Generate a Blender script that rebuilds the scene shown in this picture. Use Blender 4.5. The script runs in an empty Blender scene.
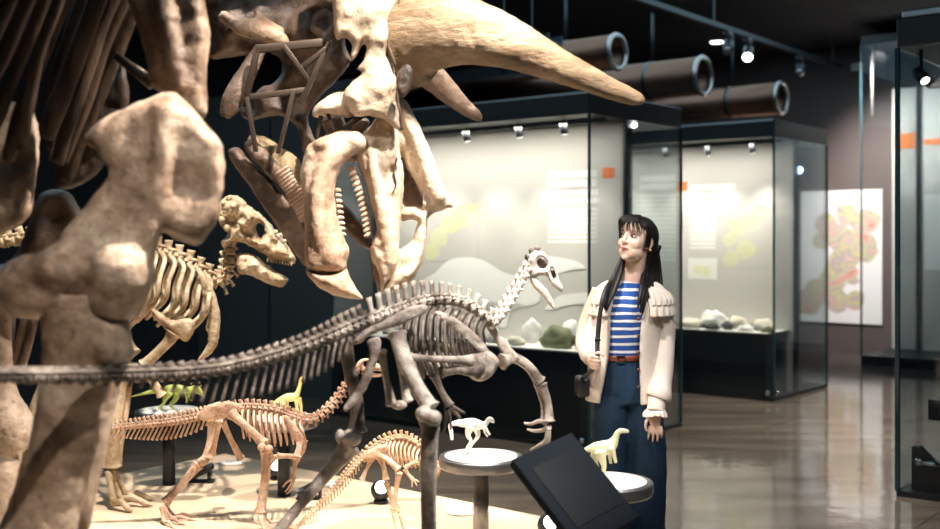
import bpy, bmesh, math, random
from mathutils import Vector, Matrix, noise
from mathutils.geometry import delaunay_2d_cdt

SC = bpy.context.scene
COL = SC.collection
F, CX, HY, CZ = 1080.0, 470.0, 238.0, 1.48      # focal length in px, principal column, horizon row, eye height
PI = math.pi
rnd = random.Random(7)

def W(px, py, Y):
    return Vector(((px-CX)*Y/F, Y, CZ+(HY-py)*Y/F))

# room axes: the display cases, the platform and the walls all run along E1 / E2
ANG = math.radians(39)
E1 = Vector((math.cos(ANG), -math.sin(ANG), 0)); E2 = Vector((math.sin(ANG), math.cos(ANG), 0))
def R(a, b, z=0.0):
    return E1*a + E2*b + Vector((0, 0, z))

# ------------------------------------------------------------------ objects
def tag(o, label=None, cat=None, group=None, kind=None):
    if label: o['label'] = label
    if cat: o['category'] = cat
    if group: o['group'] = group
    if kind: o['kind'] = kind
    return o

def empty(name, loc, label, cat, group=None, rz=0.0):
    o = bpy.data.objects.new(name, None); COL.objects.link(o)
    o.location = loc; o.rotation_euler = (0, 0, rz)
    o.empty_display_size = 0.1
    return tag(o, label, cat, group)

def link(name, me, mat=None, parent=None):
    o = bpy.data.objects.new(name, me); COL.objects.link(o)
    if mat is not None and not me.materials: me.materials.append(mat)
    if parent is not None:
        o.parent = parent
        o.matrix_parent_inverse = parent_matrix(parent).inverted()
    return o

def parent_matrix(p):
    m = p.matrix_basis.copy()
    if p.parent is not None:
        m = parent_matrix(p.parent) @ p.matrix_parent_inverse @ m
    return m

def obj(name, bm, mat=None, parent=None, smooth=True, remesh=None, relax=0, origin=None, grain=0.0, gscale=14.0):
    """link a bmesh (in world coordinates) as one mesh object"""
    if remesh:
        for f in list(bm.faces):
            pass
        bmesh.ops.triangulate(bm, faces=bm.faces[:])
    bmesh.ops.recalc_face_normals(bm, faces=bm.faces[:])
    me = bpy.data.meshes.new(name)
    bm.to_mesh(me); bm.free()
    if remesh:
        tmp = bpy.data.objects.new('work', me); COL.objects.link(tmp)
        m = tmp.modifiers.new('r', 'REMESH'); m.mode = 'VOXEL'; m.voxel_size = remesh; m.use_smooth_shade = True
        if relax:
            s = tmp.modifiers.new('s', 'SMOOTH'); s.factor = 0.5; s.iterations = relax
        dg = bpy.context.evaluated_depsgraph_get()
        me2 = bpy.data.meshes.new_from_object(tmp.evaluated_get(dg))
        bpy.data.objects.remove(tmp); bpy.data.meshes.remove(me)
        me = me2; me.name = name
    if grain:
        nr = [v.normal.copy() for v in me.vertices]
        for v, n_ in zip(me.vertices, nr):
            p = v.co
            k = noise.fractal(p*gscale, 0.9, 2.1, 4)
            r_ = 1-abs(noise.noise(p*gscale*0.6+Vector((5,1,3))))*2      # ridges and cracks
            v.co = p + n_*(grain*(k + 0.35*max(r_-0.75, 0)*-4))
    if smooth and me.polygons:
        me.polygons.foreach_set('use_smooth', [True]*len(me.polygons))
    if origin is None and parent is None and len(me.vertices):
        xs = [v.co for v in me.vertices]
        lo = Vector((min(v.x for v in xs), min(v.y for v in xs), min(v.z for v in xs)))
        hi = Vector((max(v.x for v in xs), max(v.y for v in xs), max(v.z for v in xs)))
        origin = Vector(((lo.x+hi.x)/2, (lo.y+hi.y)/2, lo.z))
    elif origin is None:
        xs = [v.co for v in me.vertices]
        origin = sum(xs, Vector())/max(1, len(xs))
    me.transform(Matrix.Translation(-origin))
    o = bpy.data.objects.new(name, me); COL.objects.link(o)
    o.location = origin
    if mat is not None: me.materials.append(mat)
    if parent is not None:
        o.parent = parent; o.matrix_parent_inverse = parent_matrix(parent).inverted()
    return o

def B(): return bmesh.new()

# ------------------------------------------------------------------ shapes
def box(bm, c, s, ax=None, bevel=0.0):
    """box centre c, full sizes s, optional axes (3 vectors)"""
    ax = ax or (Vector((1,0,0)), Vector((0,1,0)), Vector((0,0,1)))
    c = Vector(c); vs = []
    for i in (-1,1):
        for j in (-1,1):
            for k in (-1,1):
                vs.append(bm.verts.new(c+ax[0]*(i*s[0]/2)+ax[1]*(j*s[1]/2)+ax[2]*(k*s[2]/2)))
    fs = []
    for q in ((0,1,3,2),(4,6,7,5),(0,4,5,1),(2,3,7,6),(0,2,6,4),(1,5,7,3)):
        fs.append(bm.faces.new([vs[i] for i in q]))
    if bevel:
        es = list({e for f in fs for e in f.edges})
        bmesh.ops.bevel(bm, geom=es, offset=bevel, segments=2, affect='EDGES', profile=0.5)

RAX = (E1, E2, Vector((0,0,1)))
def rbox(bm, a0, a1, b0, b1, z0, z1, bevel=0.0):
    box(bm, R((a0+a1)/2, (b0+b1)/2, (z0+z1)/2), (abs(a1-a0), abs(b1-b0), abs(z1-z0)), RAX, bevel)

def ell(bm, c, r, seg=16, rot=None):
    if not hasattr(r, '__len__'): r = (r, r, r)
    m = Matrix.Translation(Vector(c))
    if rot is not None: m = m @ rot.to_4x4()
    m = m @ Matrix.Diagonal((r[0], r[1], r[2], 1))
    bmesh.ops.create_uvsphere(bm, u_segments=seg, v_segments=max(6, seg//2+2), radius=1, matrix=m)

def catmull(P, n, closed=False):
    """resample tuples of floats; n steps per span"""
    out = []; N = len(P)
    spans = N if closed else N-1
    for i in range(spans):
        g = (lambda k: P[k % N]) if closed else (lambda k: P[min(max(k, 0), N-1)])
        p0, p1, p2, p3 = g(i-1), g(i), g(i+1), g(i+2)
        for s in range(n):
            t = s/n; t2 = t*t; t3 = t2*t
            out.append(tuple(0.5*((2*b)+(-a+c)*t+(2*a-5*b+4*c-d)*t2+(-a+3*b-3*c+d)*t3)
                             for a, b, c, d in zip(p0, p1, p2, p3)))
    if not closed: out.append(tuple(P[-1]))
    return out

def sweep(bm, rows, seg=10, ref=Vector((0,1,0)), n=4, cap=True, wob=0.0):
    """rows: (x,y,z, r_side, r_ref) along a path; r_ref is the radius along REF, r_side the other one"""
    rows = [tuple(r) if len(r) == 5 else tuple(r)+(r[3],) for r in rows]
    pts = catmull(rows, n) if n > 1 else rows
    rings = []; last = None
    for i, p in enumerate(pts):
        a = Vector(pts[max(i-1,0)][:3]); b = Vector(pts[min(i+1,len(pts)-1)][:3])
        T = (b-a)
        T = T.normalized() if T.length > 1e-9 else Vector((0,0,1))
        Bv = ref - T*ref.dot(T)
        if Bv.length < 0.15:
            Bv = (last - T*last.dot(T)) if last is not None else T.orthogonal()
        Bv.normalize(); last = Bv
        N = T.cross(Bv)
        c = Vector(p[:3]); ring = []
        for k in range(seg):
            t = 2*PI*k/seg
            v = c + N*(max(p[3],1e-5)*math.cos(t)) + Bv*(max(p[4],1e-5)*math.sin(t))
            if wob:
                v += (v-c)*(wob*noise.noise(v*9.0)*2)
            ring.append(bm.verts.new(v))
        rings.append(ring)
    for r0, r1 in zip(rings, rings[1:]):
        for k in range(seg):
            bm.faces.new((r0[k], r0[(k+1)%seg], r1[(k+1)%seg], r1[k]))
    if cap:
        bm.faces.new(rings[0][::-1]); bm.faces.new(rings[-1])

def sweepP(bm, rows, seg=10, n=4, depth=1.0, wob=0.0, cap=True):
    """rows: (px, py, Y, r_px[, depth ratio]) in the photograph's frame"""
    out = []
    for r in rows:
        p = W(r[0], r[1], r[2]); rr = r[3]*r[2]/F
        out.append((p.x, p.y, p.z, rr, rr*(r[4] if len(r) > 4 else depth)))
    sweep(bm, out, seg=seg, n=n, wob=wob, cap=cap)

def rod(bm, a, b, r, seg=8):
    a = Vector(a); b = Vector(b)
    sweep(bm, [(*a, r, r), (*b, r, r)], seg=seg, n=1)

def cyl(bm, c, axis, r, h, seg=32, r2=None):
    axis = Vector(axis).normalized()
    c = Vector(c); a = c-axis*h/2; b = c+axis*h/2
    sweep(bm, [(*a, r, r), (*b, r2 if r2 else r, r2 if r2 else r)], seg=seg, n=1, ref=axis.orthogonal())

def inside(pt, poly):
    x, y = pt; c = False; j = len(poly)-1
    for i in range(len(poly)):
        xi, yi = poly[i]; xj, yj = poly[j]
        if (yi > y) != (yj > y) and x < (xj-xi)*(y-yi)/(yj-yi)+xi: c = not c
        j = i
    return c

def segdist(p, polys):
    best = 1e9
    for poly in polys:
        for i in range(len(poly)):
            ax, ay = poly[i-1]; bx, by = poly[i]
            dx, dy = bx-ax, by-ay; L = dx*dx+dy*dy
            t = 0 if L == 0 else max(0, min(1, ((p[0]-ax)*dx+(p[1]-ay)*dy)/L))
            d = (ax+dx*t-p[0])**2+(ay+dy*t-p[1])**2
            if d < best: best = d
    return math.sqrt(best)

def relief(bm, outline, Y, thick=0.06, edge=10, grid=4, holes=(), bumps=(), gx=0.0, gy=0.0, rough=0.0, nscale=8.0, smooth=3, c0=None):
    """a bone-like slab: outline in photograph pixels standing at depth Y (tilted by gx, gy metres per px), rounded edges, sculpted by bumps
    (px, py, radius_px, metres towards the viewer)"""
    res = lambda o: [tuple(q) for q in catmull(o, smooth, True)] if smooth > 1 else list(o)
    polys = [res(outline)] + [res(h) for h in holes]
    x0 = min(p[0] for p in polys[0]); x1 = max(p[0] for p in polys[0])
    y0 = min(p[1] for p in polys[0]); y1 = max(p[1] for p in polys[0])
    cx, cy = c0 if c0 else ((x0+x1)/2, (y0+y1)/2)
    ok = lambda p: inside(p, polys[0]) and not any(inside(p, h) for h in polys[1:])
    pts = []; edges = []
    for poly in polys:
        s = len(pts); pts += [Vector(p) for p in poly]
        edges += [(s+i, s+(i+1) % len(poly)) for i in range(len(poly))]
    nb = len(pts); row = 0
    yy = y0
    while yy < y1:
        xx = x0 + (grid/2 if row % 2 else 0)
        while xx < x1:
            p = (xx, yy)
            if ok(p) and segdist(p, polys) > grid*0.35: pts.append(Vector(p))
            xx += grid
        yy += grid*0.87; row += 1
    vs, es, fs, _, _, _ = delaunay_2d_cdt(pts, edges, [], 0, 1e-4)
    front, back = {}, {}
    for i, v in enumerate(vs):
        d = segdist(v, polys)
        q = min(1.0, d/edge)
        h = thick/2*math.sqrt(max(0.0, 1-(1-q)**2))
        yc = Y + gx*(v.x-cx) + gy*(v.y-cy)
        rel = 0.0
        for bx, by, br, am in bumps:
            e = ((v.x-bx)**2+(v.y-by)**2)/(br*br)
            if e < 6: rel += am*math.exp(-e*1.6)
        rel *= q
        if rough:
            w = W(v.x, v.y, yc)
            rel += rough*q*noise.fractal(w*nscale, 1.0, 2.0, 4)
        if d < 1e-3*1 or h < 1e-6:
            front[i] = back[i] = bm.verts.new(W(v.x, v.y, yc))
        else:
            front[i] = bm.verts.new(W(v.x, v.y, yc-h-rel)); back[i] = bm.verts.new(W(v.x, v.y, yc+h*0.9))
    for f in fs:
        c = (sum(vs[i].x for i in f)/3, sum(vs[i].y for i in f)/3)
        if not ok(c): continue
        a, b_ = [front[i] for i in f], [back[i] for i in reversed(f)]
        for q in (a, b_):
            try: bm.faces.new(q)
            except ValueError: pass

# ------------------------------------------------------------------ materials
def nodes(name):
    m = bpy.data.materials.new(name); m.use_nodes = True
    nt = m.node_tree; p = nt.nodes['Principled BSDF']
    return m, nt, p

def simple(name, col, rough=0.5, metal=0.0, spec=0.5, bump=0.0, bscale=60.0, vary=0.0, vscale=12.0, emit=None, estr=0.0, coat=0.0):
    m, nt, p = nodes(name)
    p.inputs['Base Color'].default_value = (*col, 1); p.inputs['Roughness'].default_value = rough
    p.inputs['Metallic'].default_value = metal; p.inputs['Specular IOR Level'].default_value = spec
    p.inputs['Coat Weight'].default_value = coat
    if emit:
        p.inputs['Emission Color'].default_value = (*emit, 1); p.inputs['Emission Strength'].default_value = estr
    if vary or bump:
        tc = nt.nodes.new('ShaderNodeTexCoord')
    if vary:
        n = nt.nodes.new('ShaderNodeTexNoise'); n.inputs['Scale'].default_value = vscale; n.inputs['Detail'].default_value = 5
        mx = nt.nodes.new('ShaderNodeMix'); mx.data_type = 'RGBA'
        mx.inputs[6].default_value = (*[c*(1-vary) for c in col], 1); mx.inputs[7].default_value = (*[min(1, c*(1+vary)) for c in col], 1)
        nt.links.new(tc.outputs['Object'], n.inputs['Vector']); nt.links.new(n.outputs['Fac'], mx.inputs[0])
        nt.links.new(mx.outputs[2], p.inputs['Base Color'])
    if bump:
        n2 = nt.nodes.new('ShaderNodeTexNoise'); n2.inputs['Scale'].default_value = bscale; n2.inputs['Detail'].default_value = 4
        b = nt.nodes.new('ShaderNodeBump'); b.inputs['Strength'].default_value = bump; b.inputs['Distance'].default_value = 0.01
        nt.links.new(tc.outputs['Object'], n2.inputs['Vector']); nt.links.new(n2.outputs['Fac'], b.inputs['Height'])
        nt.links.new(b.outputs['Normal'], p.inputs['Normal'])
    return m

def bone(name, dark, mid, light, scale=5.0, rough=0.45, bump=0.5, fine=55.0, stretch=(1,1,1), lo=0.34, hi=0.66, pits=0.55, mottle=0.36):
    m, nt, p = nodes(name)
    tc = nt.nodes.new('ShaderNodeTexCoord')
    geo = nt.nodes.new('ShaderNodeNewGeometry')
    mp = nt.nodes.new('ShaderNodeMapping'); mp.inputs['Scale'].default_value = stretch
    nt.links.new(geo.outputs['Position'], mp.inputs['Vector'])
    n = nt.nodes.new('ShaderNodeTexNoise'); n.inputs['Scale'].default_value = scale; n.inputs['Detail'].default_value = 8
    n.inputs['Roughness'].default_value = 0.62; n.inputs['Distortion'].default_value = 0.6
    nt.links.new(mp.outputs['Vector'], n.inputs['Vector'])
    r = nt.nodes.new('ShaderNodeValToRGB')
    e = r.color_ramp.elements
    e[0].position = lo; e[0].color = (*dark, 1); e[1].position = hi; e[1].color = (*light, 1)
    k = e.new((lo+hi)/2); k.color = (*mid, 1)
    nt.links.new(n.outputs['Fac'], r.inputs['Fac'])
    sp = nt.nodes.new('ShaderNodeTexNoise'); sp.inputs['Scale'].default_value = fine*0.9; sp.inputs['Detail'].default_value = 3
    nt.links.new(mp.outputs['Vector'], sp.inputs['Vector'])
    sr = nt.nodes.new('ShaderNodeMapRange'); sr.inputs['From Min'].default_value = 0.60; sr.inputs['From Max'].default_value = 0.72
    sr.inputs['To Max'].default_value = pits
    nt.links.new(sp.outputs['Fac'], sr.inputs['Value'])
    pm_ = nt.nodes.new('ShaderNodeMix'); pm_.data_type = 'RGBA'; pm_.inputs[7].default_value = (*[c*0.45 for c in dark], 1)
    md = nt.nodes.new('ShaderNodeTexNoise'); md.inputs['Scale'].default_value = scale*5; md.inputs['Detail'].default_value = 6; md.inputs['Roughness'].default_value = 0.7
    nt.links.new(mp.outputs['Vector'], md.inputs['Vector'])
    mdr = nt.nodes.new('ShaderNodeMapRange'); mdr.inputs['From Min'].default_value = 0.3; mdr.inputs['From Max'].default_value = 0.68
    mdr.inputs['To Min'].default_value = 1-mottle; mdr.inputs['To Max'].default_value = 1+mottle*0.35
    nt.links.new(md.outputs['Fac'], mdr.inputs['Value'])
    mul = nt.nodes.new('ShaderNodeVectorMath'); mul.operation = 'SCALE'
    nt.links.new(r.outputs['Color'], mul.inputs[0]); nt.links.new(mdr.outputs[0], mul.inputs['Scale'])
    nt.links.new(sr.outputs[0], pm_.inputs[0]); nt.links.new(mul.outputs[0], pm_.inputs[6])
    nt.links.new(pm_.outputs[2], p.inputs['Base Color'])
    p.inputs['Roughness'].default_value = rough
    n2 = nt.nodes.new('ShaderNodeTexNoise'); n2.inputs['Scale'].default_value = fine; n2.inputs['Detail'].default_value = 6
    n2.inputs['Roughness'].default_value = 0.7
    nt.links.new(mp.outputs['Vector'], n2.inputs['Vector'])
    b0 = nt.nodes.new('ShaderNodeBump'); b0.inputs['Strength'].default_value = min(1, bump*1.2); b0.inputs['Distance'].default_value = 0.012
    nt.links.new(md.outputs['Fac'], b0.inputs['Height'])
    b = nt.nodes.new('ShaderNodeBump'); b.inputs['Strength'].default_value = bump; b.inputs['Distance'].default_value = 0.012
    nt.links.new(b0.outputs['Normal'], b.inputs['Normal'])
    nt.links.new(n2.outputs['Fac'], b.inputs['Height']); nt.links.new(b.outputs['Normal'], p.inputs['Normal'])
    return m

def glass_mat(name, tint=(0.955,0.975,0.975), refl=0.55):
    m, nt, p = nodes(name); nt.nodes.remove(p)
    out = nt.nodes['Material Output']
    t = nt.nodes.new('ShaderNodeBsdfTransparent'); t.inputs['Color'].default_value = (*tint, 1)
    g = nt.nodes.new('ShaderNodeBsdfGlossy'); g.inputs['Roughness'].default_value = 0.02
    g.inputs['Color'].default_value = (0.9,0.95,1,1)
    fr = nt.nodes.new('ShaderNodeFresnel'); fr.inputs['IOR'].default_value = 1.45
    mu = nt.nodes.new('ShaderNodeMath'); mu.operation = 'MULTIPLY'; mu.inputs[1].default_value = refl
    mx = nt.nodes.new('ShaderNodeMixShader')
    nt.links.new(fr.outputs[0], mu.inputs[0]); nt.links.new(mu.outputs[0], mx.inputs[0])
    nt.links.new(t.outputs[0], mx.inputs[1]); nt.links.new(g.outputs[0], mx.inputs[2])
    nt.links.new(mx.outputs[0], out.inputs['Surface'])
    return m

ORD = ['first','second','third','fourth','fifth','sixth','seventh','eighth','ninth','tenth','eleventh','twelfth']

M = {}
M['ceiling'] = simple('ceiling_paint', (0.022,0.026,0.032), 0.8)
M['wall_dark'] = simple('dark_wall_paint', (0.022,0.032,0.042), 0.7, vary=0.1, vscale=2)
M['wall_brown'] = simple('brown_grey_wall_paint', (0.115,0.09,0.085), 0.6, vary=0.08, vscale=3)
M['black'] = simple('black_powder_coat', (0.012,0.016,0.020), 0.42)
M['teal_black'] = simple('blue_black_laminate', (0.010,0.020,0.030), 0.35)
M['panel'] = simple('pale_display_board', (0.58,0.562,0.525), 0.7, vary=0.03, vscale=3)
M['white'] = simple('white_acrylic', (0.88,0.87,0.84), 0.4)
M['print_white'] = simple('white_print', (0.93,0.92,0.89), 0.6)
M['tray'] = simple('blue_grey_tray', (0.05,0.075,0.10), 0.5)
M['steel'] = simple('brushed_steel', (0.55,0.56,0.57), 0.3, 1.0)
M['darksteel'] = simple('dark_steel', (0.12,0.115,0.11), 0.35, 1.0)
M['duct'] = simple('copper_brown_duct_steel', (0.20,0.115,0.08), 0.36, 1.0, vary=0.15, vscale=4)
M['duct_rim'] = simple('dull_steel_rim', (0.42,0.40,0.38), 0.32, 1.0)
M['chrome'] = simple('chrome', (0.8,0.8,0.82), 0.12, 1.0)
M['orange'] = simple('orange_sign', (0.85,0.22,0.05), 0.5)
M['glass'] = glass_mat('case_glass')
M['glass_edge'] = simple('glass_edge', (0.02,0.06,0.07), 0.15)
M['lamp'] = simple('lamp_face', (1,1,1), 0.3, emit=(1,0.94,0.84), estr=14)
M['lamp_blue'] = simple('cool_lamp_face', (1,1,1), 0.3, emit=(0.45,0.62,1.0), estr=14)
M['lamp_soft'] = simple('small_lamp_face', (1,1,1), 0.3, emit=(1,0.96,0.9), estr=6)

def spot(name, loc, target, power, angle=40, blend=0.5, col=(1,0.86,0.68), size=0.06):
    l = bpy.data.lights.new(name, 'SPOT'); l.energy = power; l.spot_size = math.radians(angle); l.spot_blend = blend
    l.color = col; l.shadow_soft_size = size
    o = bpy.data.objects.new(name, l); COL.objects.link(o); o.location = loc
    o.rotation_euler = (Vector(target)-Vector(loc)).to_track_quat('-Z', 'Y').to_euler()
    return o
def area(name, loc, target, power, sx, sy, col=(1,0.93,0.82), spread=180):
    l = bpy.data.lights.new(name, 'AREA'); l.energy = power; l.shape = 'RECTANGLE'; l.size = sx; l.size_y = sy; l.color = col
    l.spread = math.radians(spread)
    o = bpy.data.objects.new(name, l); COL.objects.link(o); o.location = loc
    o.rotation_euler = (Vector(target)-Vector(loc)).to_track_quat('-Z', 'Y').to_euler()
    return o
# ================================================================== camera and world
cam = bpy.data.cameras.new('camera'); camo = bpy.data.objects.new('camera', cam); COL.objects.link(camo)
camo.location = (0, 0, CZ); camo.rotation_euler = (PI/2, 0, 0)
cam.sensor_width = 36; cam.lens = 36*F/940; cam.shift_y = -(264.5-HY)/940
cam.dof.use_dof = True; cam.dof.focus_distance = 4.45; cam.dof.aperture_fstop = 1.9
cam.clip_start = 0.05
SC.camera = camo
w = bpy.data.worlds.new('hall_air'); SC.world = w; w.use_nodes = True
w.node_tree.nodes['Background'].inputs[0].default_value = (0.10, 0.22, 0.33, 1)
w.node_tree.nodes['Background'].inputs[1].default_value = 0.25
SC.view_settings.view_transform = 'Standard'; SC.view_settings.look = 'None'; SC.view_settings.exposure = 0.0; SC.view_settings.gamma = 1
SC.view_settings.use_curve_mapping = False
SC.cycles.use_denoising = True
SC.cycles.max_bounces = 8; SC.cycles.transparent_max_bounces = 24
SC.cycles.sample_clamp_indirect = 6
SC.cycles.caustics_reflective = False; SC.cycles.caustics_refractive = False

# ================================================================== room shell
CEIL = 3.95
A0, A1, B0, B1 = -12.0, 5.0, -3.5, 13.9
def floor_mat():
    m, nt, p = nodes('polished_floor')
    tc = nt.nodes.new('ShaderNodeTexCoord')
    mp = nt.nodes.new('ShaderNodeMapping'); mp.inputs['Rotation'].default_value = (0,0,ANG); mp.inputs['Scale'].default_value = (0.5,3.2,1)
    n = nt.nodes.new('ShaderNodeTexNoise'); n.inputs['Scale'].default_value = 1.6; n.inputs['Detail'].default_value = 7; n.inputs['Roughness'].default_value = 0.6
    r = nt.nodes.new('ShaderNodeValToRGB')
    r.color_ramp.elements[0].position = 0.3; r.color_ramp.elements[0].color = (0.06,0.050,0.042,1)
    r.color_ramp.elements[1].position = 0.72; r.color_ramp.elements[1].color = (0.19,0.158,0.128,1)
    br = nt.nodes.new('ShaderNodeTexBrick'); br.inputs['Scale'].default_value = 1.0; br.inputs['Mortar Size'].default_value = 0.004
    br.inputs['Brick Width'].default_value = 1.8; br.inputs['Row Height'].default_value = 1.8; br.offset = 0.0
    br.inputs['Color1'].default_value = (1,1,1,1); br.inputs['Color2'].default_value = (0.86,0.86,0.86,1); br.inputs['Mortar'].default_value = (0.3,0.3,0.3,1)
    mp2 = nt.nodes.new('ShaderNodeMapping'); mp2.inputs['Rotation'].default_value = (0,0,ANG)
    mx = nt.nodes.new('ShaderNodeMix'); mx.data_type = 'RGBA'; mx.blend_type = 'MULTIPLY'; mx.inputs[0].default_value = 1
    nt.links.new(tc.outputs['Object'], mp.inputs[0]); nt.links.new(mp.outputs[0], n.inputs[0]); nt.links.new(n.outputs['Fac'], r.inputs[0])
    nt.links.new(tc.outputs['Object'], mp2.inputs[0]); nt.links.new(mp2.outputs[0], br.inputs[0])
    nt.links.new(r.outputs[0], mx.inputs[6]); nt.links.new(br.outputs['Color'], mx.inputs[7]); nt.links.new(mx.outputs[2], p.inputs['Base Color'])
    n2 = nt.nodes.new('ShaderNodeTexNoise'); n2.inputs['Scale'].default_value = 2.4; n2.inputs['Detail'].default_value = 4
    nt.links.new(tc.outputs['Object'], n2.inputs[0])
    mr = nt.nodes.new('ShaderNodeMapRange'); mr.inputs['To Min'].default_value = 0.05; mr.inputs['To Max'].default_value = 0.15
    nt.links.new(n2.outputs['Fac'], mr.inputs['Value']); nt.links.new(mr.outputs[0], p.inputs['Roughness'])
    p.inputs['Specular IOR Level'].default_value = 1.0
    n3 = nt.nodes.new('ShaderNodeTexNoise'); n3.inputs['Scale'].default_value = 7; n3.inputs['Detail'].default_value = 2
    nt.links.new(tc.outputs['Object'], n3.inputs[0])
    b = nt.nodes.new('ShaderNodeBump'); b.inputs['Strength'].default_value = 0.06; b.inputs['Distance'].default_value = 0.02
    nt.links.new(n3.outputs['Fac'], b.inputs['Height']); nt.links.new(b.outputs[0], p.inputs['Normal'])
    return m
M['floor'] = floor_mat()
def shell(name, a0, a1, b0, b1, z0, z1, mat):
    bm = B(); rbox(bm, a0, a1, b0, b1, z0, z1)
    return tag(obj(name, bm, mat, smooth=False), kind='structure')
shell('floor', A0, A1, B0, B1, -0.1, 0.0, M['floor'])
shell('ceiling', A0, A1, B0, B1, CEIL, CEIL+0.1, M['ceiling'])
shell('wall_back', A0, A1, B1, B1+0.15, 0, CEIL, M['wall_brown'])
shell('wall_left', A0-0.15, A0, B0, B1, 0, CEIL, M['wall_dark'])
shell('wall_right', A1, A1+0.15, B0, B1, 0, CEIL, M['wall_dark'])
shell('wall_front', A0, A1, B0-0.15, B0, 0, CEIL, M['wall_dark'])
M['partition'] = simple('slate_partition_paint', (0.085,0.095,0.10), 0.65, vary=0.06, vscale=2)
bm = B(); rbox(bm, -7.98, -6.63, 6.83, 6.93, 0, 2.9); p1 = obj('wall_partition', bm, M['partition'], smooth=False); tag(p1, kind='structure')
bm = B(); rbox(bm, -9.1, -7.99, 6.83, 6.93, 0, 2.9); tag(obj('wall_partition', bm, M['partition'], smooth=False), kind='structure')
bm = B(); rbox(bm, -8.0, -7.97, 6.82, 6.83, 0, 2.9); tag(obj('trim_1', bm, M['steel'], smooth=False), kind='structure')

# ================================================================== printed things
def print_mat(name, rows, bw, back=(0.58,0.562,0.525), ink=(0.95,0.94,0.91), gap=0.42, seed=0.0):
    """lines of lettering too far off to read: dashes of ink in rows (object space: x along, z up)"""
    m, nt, p = nodes(name)
    tc = nt.nodes.new('ShaderNodeTexCoord'); sx = nt.nodes.new('ShaderNodeSeparateXYZ'); cb = nt.nodes.new('ShaderNodeCombineXYZ')
    mp = nt.nodes.new('ShaderNodeMapping'); mp.inputs['Scale'].default_value = (bw*0.95/rows,1,1)
    nt.links.new(tc.outputs['Generated'], sx.inputs[0])
    nt.links.new(sx.outputs[0], cb.inputs[0]); nt.links.new(sx.outputs[2], cb.inputs[1]); nt.links.new(cb.outputs[0], mp.inputs[0])
    br = nt.nodes.new('ShaderNodeTexBrick'); br.inputs['Scale'].default_value = 1
    br.inputs['Row Height'].default_value = 1.0/rows; br.inputs['Brick Width'].default_value = 0.95/rows
    br.inputs['Mortar Size'].default_value = gap/rows*0.42; br.inputs['Mortar Smooth'].default_value = 0.3
    br.offset = 0.37
    for k in ('Color1','Color2'): br.inputs[k].default_value = (*ink, 1)
    br.inputs['Mortar'].default_value = (*back, 1)
    nt.links.new(mp.outputs[0], br.inputs[0]); nt.links.new(br.outputs['Color'], p.inputs['Base Color'])
    p.inputs['Roughness'].default_value = 0.6
    return m

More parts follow.
